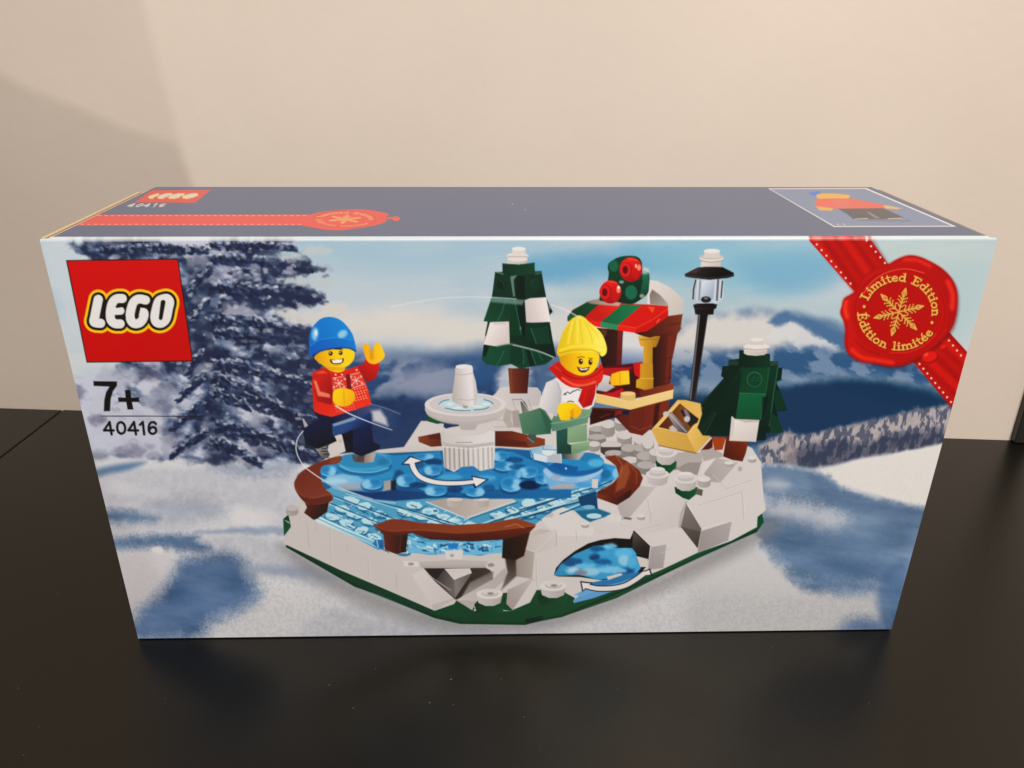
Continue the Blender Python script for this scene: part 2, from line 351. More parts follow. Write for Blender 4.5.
WH = (209, 199, 188); WH2 = (194, 184, 174); GR = (16, 84, 50); GRD = (10, 55, 36)
def paint_model(c):
    P = c.poly; Ln = c.line; E = c.ell
    # ---------- green base plate, white snow bricks
    c.part('printed_base')
    P([(283, 519), (289, 522), (291, 527), (287, 540), (286, 547), (300, 555), (355, 587), (380, 595), (434, 618), (460, 624), (525, 625), (542, 620.5), (562, 617), (617, 598), (662, 575.5), (697, 558), (757, 532), (764, 522), (762, 514), (740, 500), (600, 480), (300, 505)], ((12, 66, 42), (20, 92, 54), (300, 540), (700, 560)))
    P([(283, 519), (290, 524), (291, 527), (284, 536)], (22, 88, 54))
    P([(287, 507), (300, 503), (298, 480), (330, 455), (404, 447), (421, 421), (433, 421), (440, 425), (452, 432), (497, 392), (500, 388), (520, 387), (530, 390), (540, 395), (595, 420), (650, 430), (735, 440), (752, 448), (757, 456), (761, 462), (763, 490), (766, 510), (757.5, 517), (757, 527), (731, 541), (697, 553), (662, 569.5), (622, 586), (573, 602), (537, 607), (512, 611), (468, 611), (434, 610.5), (380, 587), (340, 570), (284.5, 544), (284, 538), (291, 527)], (WH, (198, 187, 176), (600, 440), (400, 600)))
    P([(434, 611), (454, 604), (458, 598), (475, 608), (470, 618), (440, 617)], (18, 80, 48))
    P([(470, 606), (512, 611), (573, 603), (575, 598), (560, 590), (525, 590), (490, 595), (475, 600)], (18, 82, 48))
    Ln([(287, 546.5), (355, 585.5), (434, 616.3), (462, 622.6), (525, 623.6), (562, 615.8), (662, 574), (756, 531)], 2.2, (8, 48, 30), 1.6, .6, lab=False)
    P(q(512, 480, '432,725 525,715 540,770 445,790 500,800 432,790', 8), (8, 40, 26), a=0)
    P([(525, 619), (543, 616), (542, 620), (526, 623)], (8, 36, 24))
    Ln([(306, 521), (308, 530), (309, 548)], .5, (165, 152, 142), .8, .7); Ln([(347, 545), (348, 552)], .5, (165, 152, 142), .8, .7); Ln([(396, 573), (397, 590)], .5, (165, 152, 142), .8, .7); Ln([(315, 522), (317, 532)], .5, (165, 152, 142), .8, .6)
    stud(c, 292, 508, 6.2, 3.2, 5, (186, 176, 170), (170, 160, 152))
    P([(300, 505), (308, 500), (315, 513), (312, 520), (302, 514)], (200, 190, 180))
    # back bricks round the tree
    P(q(400, 350, '40,768 180,575 230,572 350,590 335,768'), (206, 196, 186)); P(q(400, 350, '218,505 250,525 360,578 300,592 225,572'), (20, 98, 58))
    E(448, 376, 0.1, 0.1, WH)
    P(q(400, 350, '770,350 800,300 880,290 1024,320 1060,500 1024,640 760,640 780,560'), (203, 193, 183))
    P(q(470, 310, '215,650 260,622 330,612 540,620 570,660 560,768 215,768'), ((214, 205, 196), (188, 178, 170), (480, 390), (545, 400)), sm=False)
    for x in (500, 512, 528): Ln([(x, 399), (x + 4, 410)], .7, (150, 138, 130), 1, .6)
    Ln([(513, 399.5), (522, 399.5), (527, 406)], .8, (120, 110, 104), .8, .8)
    P([(505, 408), (512, 411), (511, 420), (513, 427), (508, 428), (503, 420)], (176, 164, 152)); P([(512, 411), (519, 410), (521, 428), (513, 427)], (165, 152, 142))
    Ln([(494, 420), (511, 420)], .8, (165, 155, 145), 1, .8); Ln([(494, 427), (520, 427)], .8, (170, 160, 150), 1, .8)
    # ---------- curved benches behind the fountain
    c.part('printed_bench_back')
    P(q(400, 350, '145,695 320,660 335,768 250,775 150,735'), ((128, 66, 42), (96, 44, 28), (418, 436), (440, 446))); P(q(400, 350, '225,680 325,672 328,715 235,710'), (70, 32, 22), a=.6)
    P([(493, 431), (512, 431), (520, 433), (545, 439), (545, 446), (528, 448), (494, 446)], ((78, 34, 22), (128, 62, 38), (494, 446), (530, 434)))
    P([(494, 437), (526, 442), (528, 446), (494, 446)], (84, 36, 24), a=.8)
    c.part('printed_base')
    # cobbles and studs right of the rink
    for x, y, rx, ry, h, dk in ((598, 429, 9, 3, 7, 1), (608, 424, 7, 4.5, 9, 0), (621, 420, 6.5, 4, 8, 0), (597, 437, 9, 3, 6, 1), (594, 444, 6, 3, 5, 0), (624.5, 435, 7.5, 4.5, 9, 0), (641.5, 440, 7.5, 4.5, 8, 0),
                                (611, 447, 10.5, 4.5, 5, 2), (614, 453, 9, 3, 5, 1), (629, 448, 8, 4, 7, 1), (641.5, 448, 8, 4, 7, 1), (648, 441, 6, 8, 6, 0), (630, 460, 8, 3.5, 8, 0), (645, 456, 8.5, 4.5, 8, 1), (646, 465, 9, 4, 6, 1), (655, 452, 6, 4, 8, 0), (675, 458, 9, 4, 8, 1), (690, 455, 9, 4, 6, 1)):
        if dk == 2: stud(c, x, y - 2, 10.5, 4, 7, (196, 186, 174), (72, 66, 62)); E(x, y + 2, 10.5, 4, (74, 66, 62)); P([(x - 10.5, y - 2), (x - 6, y - 5), (x + 6, y - 5), (x + 10.5, y - 2), (x + 8, y), (x - 8, y)], (200, 190, 180))
        else: stud(c, x, y, rx, ry, h, (204, 195, 184) if not dk else (176, 167, 158), (160, 150, 140) if not dk else (138, 129, 121))
    P([(602, 486), (606, 486), (640, 450), (620, 450)], (150, 140, 130), a=0)
    # slopes of the right bank
    P(q(590, 400, '700,420 890,420 900,500 780,570 700,560 690,470'), (176, 165, 155)); P(q(590, 400, '690,550 780,500 890,500 860,600 760,590'), (150, 139, 128))
    P(q(680, 400, '160,400 260,385 345,430 340,455 190,490'), (172, 161, 150)); P(q(680, 400, '175,590 190,500 290,460 240,530'), (214, 204, 194)); P(q(680, 400, '190,590 290,462 455,500 320,655 245,650'), ((168, 157, 146), (188, 178, 168), (705, 476), (735, 462)))
    Ln(q(680, 400, '245,652 320,658 458,500'), .6, (150, 138, 126), .9, .7)
    E(740, 469, 2.2, 2.4, (176, 165, 155), 1.5)
    P(q(640, 460, '0,380 120,235 250,200 375,330 330,530 0,600'), (WH, (200, 190, 179), (655, 490), (685, 520)))
    P([(617, 505), (627, 497), (640, 486), (656, 487), (630, 517), (622, 520)], ((176, 165, 155), (190, 180, 170), (618, 510), (650, 488)))
    P([(598, 491), (599, 500), (617, 506), (616, 512), (597, 506)], (208, 199, 190))
    P([(606, 517), (612, 513), (622, 516), (620, 522), (607, 523)], (212, 203, 193)); P([(624, 517), (632, 518), (631, 520), (624, 519)], (110, 100, 90))
    # big wedge facet pair
    P(q(640, 460, '370,350 495,545 485,575 325,535'), ((128, 116, 106), (104, 94, 86), (684, 505), (700, 530))); P(q(640, 460, '322,530 487,572 462,708'), ((92, 82, 76), (66, 60, 56), (690, 528), (698, 548)))
    Ln(q(640, 460, '372,340 330,440 318,535'), 2.2, (150, 138, 128), 3, .6)
    P(q(640, 460, '490,570 735,490 705,645 460,742'), ((152, 141, 134), (172, 161, 153), (700, 545), (730, 525)))
    Ln(q(640, 460, '375,345 493,548 735,487'), .9, (222, 213, 203), .9, .8)
    P(q(512, 480, '618,258 605,352 543,360 556,268', 4), ((158, 147, 140), (172, 162, 154), (650, 570), (665, 548)))
    Ln(q(640, 460, '90,420 92,470'), .6, (170, 158, 148), 1, .8)
    # white snow cones on green leaves
    for x, y, rx, g in ((666, 453, 10.5, 1), (686, 479, 11.5, 1), (657.5, 474, 11.5, 0)):
        if g:
            P([(x - rx, y + 8), (x + rx, y + 8), (x + rx - 1, y + 15), (x + 3, y + 21), (x - 3, y + 19), (x - rx + 1, y + 14)], ((10, 70, 42), (22, 104, 60), (x - rx, y), (x + rx, y)))
        P([(x - rx, y - 1), (x + rx, y - 1), (x + rx - 2, y + 9), (x + 4, y + 12), (x - 4, y + 12), (x - rx + 2, y + 9)], ((200, 190, 180), (176, 166, 157), (x - rx, y), (x + rx, y + 8)))
        E(x, y, rx, 4.6, (212, 203, 194)); E(x, y - 1, rx * .72, 3.6, (190, 180, 171)); E(x, y - 4, rx * .66, 3.2, (220, 211, 202)); P([(x - rx * .66, y - 4), (x + rx * .66, y - 4), (x + rx * .6, y - 1), (x - rx * .6, y - 1)], (206, 197, 187))
    stud(c, 704, 479, 6.5, 3, 6); P([(697, 488), (703, 490), (702, 496), (695, 494)], (96, 88, 78))
    # front arch, left steps of the arch
    P(q(470, 530, '365,120 470,20 560,-10 690,10 690,130 520,180'), ((196, 185, 174), (182, 170, 158), (520, 540), (545, 552)))
    P(q(500, 440, '310,620 440,545 520,540 580,580 700,660 760,700 740,768 450,768'), (212, 203, 193))
    P([(516, 545), (535, 549), (532, 579), (514, 576)], ((150, 138, 126), (172, 160, 148), (515, 560), (534, 560)))
    P([(516, 545), (520, 541), (556, 529), (557, 547), (536, 553)], ((190, 178, 166), (204, 193, 182), (520, 545), (556, 535)))
    Ln([(516, 546), (535, 552), (556, 532)], .7, (218, 208, 198), .9, .7)
    P(q(470, 530, '300,480 500,385 520,400 340,640 290,590'), ((162, 150, 140), (186, 174, 164), (510, 600), (530, 580)))
    P(q(470, 530, '340,640 500,400 560,430 480,580'), (205, 195, 184))
    Ln(q(470, 530, '690,10 690,130'), .6, (160, 148, 136), .9, .8)
    E(548, 515, 6, 2.6, (190, 179, 168), 1.2)
    # dark hollow at the front corner
    P(q(380, 530, '350,305 880,300 905,400 800,450 620,560 560,540 430,400'), ((44, 38, 34), (70, 62, 56), (440, 570), (490, 570)), soft=2)
    P(q(380, 530, '720,420 905,330 900,400 640,560'), ((96, 86, 78), (168, 156, 146), (470, 575), (478, 597)), soft=3)
    P(q(380, 530, '515,310 720,305 735,345 592,402'), (206, 195, 184)); P(q(380, 530, '515,315 592,402 600,545 440,410'), ((66, 58, 54), (110, 102, 98), (436, 580), (455, 585))); P(q(380, 530, '592,402 735,345 600,545'), ((128, 119, 114), (96, 88, 84), (455, 582), (472, 575)))
    P(q(380, 530, '255,360 350,310 430,405 590,545 430,640'), (WH, (198, 187, 176), (410, 580), (450, 605))); P(q(380, 530, '590,545 592,560 432,645 410,600'), (186, 175, 165))
    P(q(380, 530, '610,560 900,395 1000,300 1024,380 880,500 760,590 735,640'), ((196, 185, 174), (178, 167, 157), (455, 600), (500, 575))); P(q(380, 530, '605,560 770,570 740,640'), (176, 165, 155))
    P(q(380, 530, '200,250 860,250 1000,230 1000,200 600,180 100,190'), (200, 190, 179)); P(q(380, 530, '310,255 600,240 860,250 840,300 600,305 330,300'), ((186, 175, 165), (170, 159, 150), (420, 563), (420, 568)))
    P(q(380, 530, '185,245 310,255 310,295 190,290'), (214, 205, 195)); E(411, 564, 3, 1.6, (160, 148, 138)); P(q(380, 530, '855,260 985,250 980,300 900,330 850,305'), (204, 194, 184)); E(491, 565, 3.4, 2, (150, 136, 128), 1.5)
    P(q(470, 530, '280,220 370,60 365,120 370,370 250,480 300,340'), ((58, 48, 42), (120, 108, 98), (506, 560), (505, 590)), soft=3)
    for x, y in ((489.5, 596), (553, 588)):
        P([(x - 15, y + 8), (x - 8, y + 1), (x + 10, y + 2), (x + 15, y + 8), (x + 13, y + 17), (x - 13, y + 17)], ((10, 58, 36), (22, 92, 56), (x - 14, y), (x + 14, y + 12)))
        P([(x - 13, y - 2), (x + 13, y - 2), (x + 11, y + 7), (x + 4, y + 10), (x - 4, y + 10), (x - 11, y + 7)], ((196, 186, 175), (176, 165, 155), (x - 12, y), (x + 12, y + 6)))
        E(x, y - 2, 13.2, 5, (214, 205, 195)); E(x + .5, y - 2.6, 8.4, 3, (176, 164, 152)); E(x + .5, y - 3.4, 7.6, 2.6, (208, 198, 188)); E(x + 1, y - 2.5, 3.2, 1.2, (140, 128, 118), 1.6)
    for p in ([(648, 500), (651, 522)], [(700, 505), (742, 492)], [(742, 492), (744, 520)], [(712, 474), (727, 489)], [(727, 489), (752, 480)], [(620, 524), (640, 530)], [(640, 530), (664, 524)], [(590, 526), (604, 533)], [(576, 530), (577, 541)], [(660, 553), (672, 548)], [(536, 560), (537, 586)], [(428, 575), (450, 590)], [(330, 528), (331, 556)], [(368, 557), (369, 578)]):
        Ln(p, .7, (166, 158, 152), .9, .6); Ln([(a + .9, b + .3) for a, b in p], .6, (226, 220, 214), .9, .45)
    stud(c, 735, 452, 5.5, 2.2, 3.4); stud(c, 752, 458, 4.4, 2, 3); stud(c, 641, 516, 4, 1.8, 2.6); stud(c, 585, 524, 4, 1.6, 2.6); stud(c, 729, 463, 4.6, 1.8, 2.6)
    # ---------- pond below the arch
    c.part('printed_pond')
    arch = [(554, 575), (556, 568), (563, 560), (575, 551), (588, 543.5), (600, 540), (615, 538), (630, 539), (634, 530.5), (650, 546), (648.5, 559), (646, 567), (640, 574), (630, 581), (600, 580), (580, 577), (558, 576.5)]
    P(arch, (26, 22, 20))
    P([(633, 531), (650, 546), (648.5, 559), (632, 552)], ((92, 84, 76), (36, 32, 30), (636, 534), (646, 556)))
    P([(636, 556), (648, 559), (648, 567), (640, 567)], (206, 196, 186))
    P([(554, 575), (560, 565), (575, 554), (594, 546), (606, 545), (614, 548), (620, 548), (632, 548), (636, 553), (637, 560), (641, 568), (634, 576), (618, 577), (598, 580), (580, 575), (558, 576)], ((58, 140, 190), (70, 160, 208), (556, 575), (636, 552)))
    for x, y, rx, ry, col in ((573, 562, 9, 4, (26, 86, 140)), (597, 549, 8, 3.4, (24, 90, 150)), (595, 557, 5, 3, (16, 66, 128)), (603, 562, 9, 3, (30, 96, 156)), (625, 571, 9, 4, (22, 78, 142)), (585, 566, 10, 3, (104, 182, 218)), (610, 546, 7, 3, (110, 190, 224)), (624, 553, 9, 5, (96, 180, 222)), (624, 560, 6, 5, (150, 196, 222)),
                            (572, 570, 7, 3, (176, 206, 222)), (590, 572, 10, 4, (150, 196, 218)), (612, 570, 14, 3.4, (128, 190, 220)), (581, 573, 6, 3, (128, 128, 140)), (632, 562, 5, 5, (86, 170, 212)), (565, 569, 4, 2, (70, 150, 196)), (604, 553, 6, 2.4, (70, 160, 206))):
        E(x, y, rx, ry, col, 4, .9, warp=(6, 1.5, 7))
    P([(573, 601), (582, 593), (600, 586), (612, 580), (640, 572), (634, 582), (616, 590), (594, 598), (574, 603)], (96, 152, 200))
    P(q(560, 500, '250,660 330,645 520,590 640,575 640,600 480,660 340,690 250,680'), (52, 120, 178)); P(q(560, 500, '375,615 490,585 500,600 385,640'), (206, 196, 184))
    P(q(560, 500, '110,760 200,715 250,700 330,720 180,768'), (104, 158, 204))
    c.part('printed_arrow_front')
    sh = q(560, 500, '215,690 300,708 420,706 520,684 600,640 670,590')
    Ln(sh, 6.2, (16, 24, 44), 1, 1, sm=True); P(q(560, 500, '160,648 262,660 235,695 178,735'), (16, 24, 44)); P(q(560, 500, '628,582 722,548 740,608 700,606'), (16, 24, 44))
    Ln(sh, 4.4, (216, 210, 200), 1, 1, sm=True, w2=4.4); P(q(560, 500, '172,660 245,668 218,692 186,722'), (220, 213, 204)); P(q(560, 500, '645,585 714,560 725,598 690,600'), (222, 216, 206))
    # ---------- ice rink
    c.part('printed_ice_rink')
    rink = [(314, 516), (326, 511), (333, 500), (322, 482), (345, 470), (420, 455), (500, 448), (575, 462), (606, 470), (612, 490), (598, 492), (597, 508), (611, 513), (606, 517), (590, 522), (582, 518), (575, 511), (562, 507), (548, 514), (536, 524), (505, 540), (500, 551), (480, 556), (456, 553), (430, 555), (408, 552), (404, 534), (384, 534), (384, 549), (378, 550)]
    P(rink, ((84, 156, 190), (74, 146, 184), (330, 520), (560, 500)))
    def tile_rows(o, du, dv, nu, nv, seed):
        rr = random.Random(seed)
        for i in range(nu):
            for j in range(nv):
                x = o[0] + du[0] * i + dv[0] * j; y = o[1] + du[1] * i + dv[1] * j
                jx, jy = rr.uniform(-1.4, 1.4), rr.uniform(-.9, .9)
                E(x + jx, y + jy + 1.3, 8.2, 4.2, (28, 96, 142), 2, .8, rot=.12)
                E(x + jx, y + jy - .3, 7.6 + rr.uniform(-1.4, .8), 3.5 + rr.uniform(-.7, .5), (190, 222, 228), 1.8, .94, rot=.12 + rr.uniform(-.2, .2), warp=(4, 1.4, seed + i))
                if rr.random() < .5: E(x + jx + rr.uniform(-3, 3), y + jy + .6, 3.4, 1.1, (120, 186, 210), 1.4, .8)
                for _ in range(4):
                    a, b = x + rr.uniform(-8, 8), y + rr.uniform(-5, 6); t = rr.choice([du, dv]); m = rr.uniform(.2, .5)
                    Ln([(a, b), (a + t[0] * m, b + t[1] * m)], rr.uniform(.7, 1.4), rr.choice([(20, 78, 122), (24, 84, 128), (198, 226, 232), (70, 150, 190), (224, 236, 236)]), 1, .75)
    tile_rows((333, 517), (14.2, 6.6), (8.8, -8.4), 6, 3, 3)
    tile_rows((405, 512), (14, 5.2), (10, -5.6), 5, 2, 5)
    tile_rows((498, 516), (15, -6.4), (14, 5.6), 6, 2, 7)
    for p in ([(330, 503), (420, 540)], [(334, 496), (400, 521), (440, 534)], [(314, 517), (378, 546)], [(346, 492), (400, 508), (470, 533)], [(396, 506), (462, 526)]):
        Ln(p, 1.1, (24, 82, 124), 1, .85); Ln([(a, b + 1.5) for a, b in p], .8, (190, 222, 230), 1, .75)
    for p in ([(470, 528), (560, 496)], [(486, 530), (600, 490)], [(520, 508), (598, 484)], [(505, 520), (590, 497)], [(560, 512), (596, 498)]):
        Ln(p, 1.6, (196, 220, 228), 1, .7); Ln([(a, b + 2) for a, b in p], 1.3, (24, 76, 108), 1, .9)
    P(q(275, 490, '315,205 330,200 800,405 870,430 850,470 780,440 330,255'), ((200, 226, 230), (140, 196, 216), (320, 520), (375, 545)), a=.8)
    Ln(q(275, 490, '350,230 560,330 790,415'), 1.0, (110, 170, 196), 1, .8); Ln(q(275, 490, '320,205 560,312 790,408'), .7, (236, 240, 238), .8, .9)
    P(q(275, 490, '780,430 810,395 870,400 872,470 830,470'), (40, 110, 170)); Ln(q(275, 490, '815,400 825,460'), 1, (190, 220, 236), 1, .8); Ln(q(275, 490, '850,410 850,465'), .8, (20, 70, 130), 1, .8)
    P([(596, 491), (598, 509), (580, 505), (578, 497)], (22, 70, 112)); P([(575, 511), (598, 509), (611, 514), (590, 522), (583, 518)], (40, 104, 140)); E(594, 516, 7.5, 2.6, (178, 208, 216)); E(589, 507, 6, 2, (120, 174, 200))
    # transparent bricks seen under the front bench
    P([(408, 536), (418, 538), (424, 542), (480, 542), (498, 536), (504, 540), (503, 553), (470, 555), (408, 553)], (110, 178, 212))
    rr = random.Random(12)
    for _ in range(70):
        a = rr.uniform(409, 500); b = 543 + 8 * rr.random() - (3 if a < 418 or a > 490 else 0); m = rr.uniform(2, 6); t = rr.choice([(1, .35), (1, -.3), (1, .1), (.1, 1)])
        Ln([(a, b), (min(a + t[0] * m, 502), b + t[1] * m * .8)], rr.uniform(.8, 2.2), rr.choice([(24, 86, 138), (20, 74, 124), (206, 228, 232), (224, 236, 238), (60, 140, 196), (120, 186, 216)]), 1.1, .85)
    P([(447, 543), (459, 543), (457, 549), (449, 549)], (40, 122, 196)); P([(445, 551), (463, 550), (462, 559), (446, 559)], (214, 204, 194))
    c.part('printed_base'); P([(445, 551), (463, 550), (462, 559), (446, 559)], (212, 203, 193)); E(452, 555.5, 2, 1.6, (170, 156, 146), 1.4)
    c.part('printed_ice_rink')
    # grey plate with two studs
    P(q(390, 440, '285,492 450,470 780,475 985,470 1000,490 620,620 590,620'), ((168, 156, 146), (196, 186, 177), (440, 505), (500, 502))); Ln(q(390, 440, '290,495 600,625'), 1.2, (206, 220, 224), 1, .8); Ln(q(390, 440, '620,622 1000,488'), 1.6, (210, 206, 198), 1, .9); Ln(q(390, 440, '635,632 1024,500'), 1, (40, 96, 130), 1, .8)
    stud(c, 455, 499.5, 8, 2, 6, (206, 196, 186), (190, 178, 168)); stud(c, 481, 499.5, 8, 2, 6, (206, 196, 186), (190, 178, 168))
    # turning plate, blurred by its motion on the print
    c.part('printed_turning_plate')
    P([(333, 487), (345, 490), (370, 499), (395, 500), (440, 497), (512, 498.5), (571, 497.5), (571, 489), (600, 478), (600, 455), (500, 448), (345, 455), (318, 470)], ((26, 92, 150), (30, 106, 168), (350, 490), (560, 490)), soft=2)
    P([(345, 487), (370, 492), (395, 490), (420, 492), (470, 497), (512, 491), (571, 489), (571, 498), (512, 498.5), (440, 497.5), (395, 501), (365, 498)], ((18, 66, 124), (32, 112, 176), (380, 495), (540, 493)), soft=2)
    P([(312, 470), (316, 465), (330, 466), (340, 463), (352, 456), (375, 452), (395, 456), (410, 455), (440, 452), (445, 472), (480, 472), (494, 466), (495, 452), (512, 452), (530, 460), (545, 468), (600, 462), (616, 466), (619, 474), (612, 482), (598, 485), (575, 488), (552, 489), (545, 486), (520, 484), (521, 489), (510, 492), (499, 489), (484, 490), (482, 496), (472, 497), (464, 494), (456, 489), (444, 490), (440, 495), (428, 496), (424, 491), (414, 486), (402, 487), (395, 484), (385, 491), (368, 492), (340, 489), (324, 486), (320, 480), (314, 477)], ((70, 156, 204), (58, 148, 206), (320, 470), (610, 475)), soft=2)
    def lobe(x, y, rx, ry, l=-1, a=.95):
        E(x, y + 2, rx * 1.06, ry * 1.05, (14, 74, 130), 3, a * .8); E(x, y, rx, ry, (64, 148, 204), 2.2, a)
        E(x + l * rx * .5, y + ry * .1, rx * .46, ry * .72, (146, 200, 228), 4, a * .9); E(x - l * rx * .25, y - ry * .2, rx * .5, ry * .42, (36, 118, 184), 4, a * .7)
        Ln([(x - rx * .7, y + ry * .6), (x, y + ry * .9), (x + rx * .7, y + ry * .6)], 1.2, (150, 206, 232), 1.6, a * .55, sm=True)
    P([(316, 474), (322, 466), (345, 461), (400, 455), (440, 452), (446, 472), (482, 472), (495, 454), (512, 452), (545, 466), (600, 462), (616, 474), (600, 484), (560, 489), (500, 488), (440, 490), (404, 486), (372, 492), (345, 488), (320, 480)], ((50, 134, 190), (44, 130, 194), (330, 470), (600, 475)), soft=3)
    # centre wheel, far side first
    lobe(424, 456.5, 10, 3.6, 1, .85); E(434, 462, 9, 3.4, (12, 66, 118), 3, .85); lobe(433, 470, 9, 5.6, -1, .9); E(417, 465, 7, 4, (20, 84, 136), 3, .7)
    lobe(501, 456, 9, 5.4, -1, .9); E(514, 460, 9, 3, (18, 82, 142), 3, .8); lobe(504, 466, 11, 5, 1, .85); E(518, 467, 9, 3, (18, 84, 146), 3, .7); lobe(528.5, 472, 10.5, 6, -1); lobe(515, 474, 7, 5, 1, .7)
    E(399, 478, 6, 8, (16, 78, 128), 4, .8); lobe(406, 480.5, 10, 6.4, -1); E(418, 485, 9, 3, (14, 66, 116), 3, .85); lobe(436, 490.5, 11.4, 5.6, -1); E(455, 489, 8, 3.6, (14, 64, 122), 3, .8); lobe(474.5, 491.5, 10.4, 5.2, 1); E(489, 488, 6, 3.6, (20, 84, 148), 3, .7); lobe(511, 484, 11, 8, 1)
    E(450, 477, 12, 3, (90, 172, 214), 4, .6); E(486, 478, 10, 3, (96, 176, 218), 4, .6); E(462, 482, 10, 2.4, (30, 112, 178), 3, .6); E(530, 485, 11, 4.6, (8, 42, 88), 3, .95); lobe(542.5, 478.5, 8, 5.6, 1)
    # left wheel
    lobe(328, 470.5, 8.4, 6, 1); P([(322, 483), (328, 476), (342, 474), (358, 476), (366, 481), (362, 488), (348, 488), (336, 486)], ((150, 196, 220), (118, 178, 214), (326, 480), (360, 482)), soft=4); E(352, 487, 14, 3.2, (170, 160, 164), 4, .8); E(338, 481, 9, 2.4, (176, 210, 226), 3, .7)
    lobe(372.5, 483.5, 11, 6.2, -1); P([(384, 481), (391, 480), (391, 490), (383, 491)], (172, 158, 146), 2.4, .9); P([(391, 481), (396, 480), (396, 490), (391, 490)], (30, 32, 38), 2.4, .9); E(384, 474, 10, 4.4, (54, 146, 196), 4, .9)
    Ln([(314, 479), (323, 484), (345, 491), (372, 499)], 1.6, (186, 206, 218), 1.8, .6, sm=True); P([(313, 485), (324, 482), (332, 487), (326, 490)], (26, 92, 140), 2, .85)
    # right wheel
    E(612, 473.5, 8.4, 6.4, (60, 150, 206), 2); E(616, 473.5, 3.4, 5, (150, 200, 226), 3, .8); E(606, 474, 5, 4.4, (26, 106, 170), 3, .8)
    P([(544, 471), (550, 478), (562, 482), (580, 483), (594, 479), (601, 472), (600, 481), (592, 487), (570, 489), (550, 488), (545, 480)], ((112, 172, 212), (104, 170, 216), (545, 480), (600, 480)), soft=3)
    Ln([(546, 471), (554, 477), (566, 479.5), (580, 479.5), (592, 476), (600, 470)], 5.4, (178, 200, 222), 2.6, .85, sm=True); E(556, 477, 5, 3, (146, 154, 180), 3, .5); E(571, 480, 7, 2, (120, 170, 210), 3, .7)
    P([(549, 487), (560, 483.5), (574, 484), (574, 488.5), (550, 489.5)], (176, 166, 160), 2.6, .85); E(584, 485, 8, 2.6, (70, 150, 206), 3, .8); P([(592, 479), (598, 479), (598, 488), (592, 488)], (206, 200, 194))
    # discs under the skaters
    E(365, 466.5, 27, 9.5, (34, 112, 170), 1.6); E(364.5, 462, 27, 9, (66, 156, 204), 1.4); E(362, 460.5, 24, 7.5, (56, 138, 188), 2); E(384, 462, 6, 4, (40, 110, 160), 4, .6)
    Ln([(340, 466), (352, 471), (372, 472), (388, 468)], 1.6, (120, 190, 220), 1.6, .8, sm=True)
    E(575, 465, 29, 10.5, (28, 104, 172), 1.4); E(575, 461.5, 29, 9.5, (44, 138, 196), 1.4); E(588, 457, 11, 4.5, (46, 128, 182), 2); E(596, 463, 8, 4, (96, 180, 220), 4, .8); P([(549, 466), (562, 471), (575, 472), (576, 467), (556, 462)], (20, 96, 168), 2); P(q(500, 440, '490,215 570,215 622,212 622,245 560,255 500,245'), (24, 100, 176)); E(566, 468.5, 1, 1.2, (150, 200, 236), 1)
    E(607, 484, 6, 2.4, (120, 176, 200), 1.5); Ln([(599, 486), (612, 481)], 1, (20, 66, 96), 1)
    P(q(500, 440, '235,75 340,45 400,35 490,80 495,185 380,175 375,180 250,140'), ((130, 176, 204), (196, 208, 212), (530, 450), (556, 458))); P(q(500, 440, '275,105 375,130 370,180 265,155'), (206, 216, 220)); P(q(500, 440, '340,80 420,75 440,100 390,130 340,110'), (214, 220, 216)); P(q(500, 440, '380,130 480,100 490,180 390,178'), (176, 180, 184)); Ln(q(500, 440, '240,80 270,150'), 1, (46, 110, 158), 1, .8); Ln(q(500, 440, '345,50 345,75 470,82'), .8, (60, 130, 170), 1, .8)
    # ---------- fountain
    c.part('printed_fountain')
    P([(441, 431), (495, 431), (495, 448), (494, 468), (480, 471), (473, 466), (462, 467), (454, 472), (444, 467)], ((198, 188, 178), (216, 207, 198), (441, 445), (480, 445)))
    P([(441, 441), (450, 444), (470, 445), (494, 442), (494, 445), (470, 448), (445, 446)], (184, 173, 164), 1.5)
    for i, x in enumerate((445, 449.5, 454, 459, 463.5, 468, 473, 478, 483, 488, 492)):
        Ln([(x, 448), (x + .6, 470 - (4 if 460 < x < 476 else abs(x - 468) * .08))], 1.7, (150, 138, 130) if x < 470 else (174, 163, 154), 1.1, .85)
    P([(458, 470), (462, 467), (475, 467), (478, 471), (473, 474), (460, 474)], (40, 120, 176), 1.5)
    Ln([(443, 447), (470, 449), (494, 446)], .8, (226, 218, 208), .9, .8); Ln([(456, 442.6), (472, 442.4)], .6, (120, 110, 102), .9, .8)
    E(466, 431, 22, 5, (206, 196, 186)); P(q(400, 350, '460,580 630,580 600,640 490,640'), (178, 168, 160))
    E(465.5, 411.5, 39.5, 12.5, ((196, 186, 177), (168, 157, 148), (470, 408), (468, 424))); E(465.5, 414, 34, 10.8, (182, 171, 162), 3)
    P([(424.8, 404), (506, 404), (506, 411), (425.4, 411)], (190, 180, 171)); E(465.5, 409, 40.5, 12.6, (190, 179, 170)); E(465.5, 404.5, 40.7, 11.8, (214, 204, 196)); E(465.5, 404.3, 36, 10, (200, 190, 182), 1.5); E(465.8, 404, 27.5, 7.6, (188, 206, 204), 1.4)
    for p in ([(439, 404), (443, 401), (449, 399.6)], [(445, 408), (458, 410.4), (470, 410.4)], [(474, 410), (484, 409), (489, 407)], [(484, 399.6), (490, 401.4), (493, 404)]): Ln(p, 1.0, (54, 108, 116), 1, .85, sm=True)
    for x, y, r in ((450, 404, 4), (458, 408, 5), (478, 406.5, 5), (486, 404, 4), (466, 408.6, 4)): E(x, y, r, 1.4, (216, 224, 220), 1.6, .8)
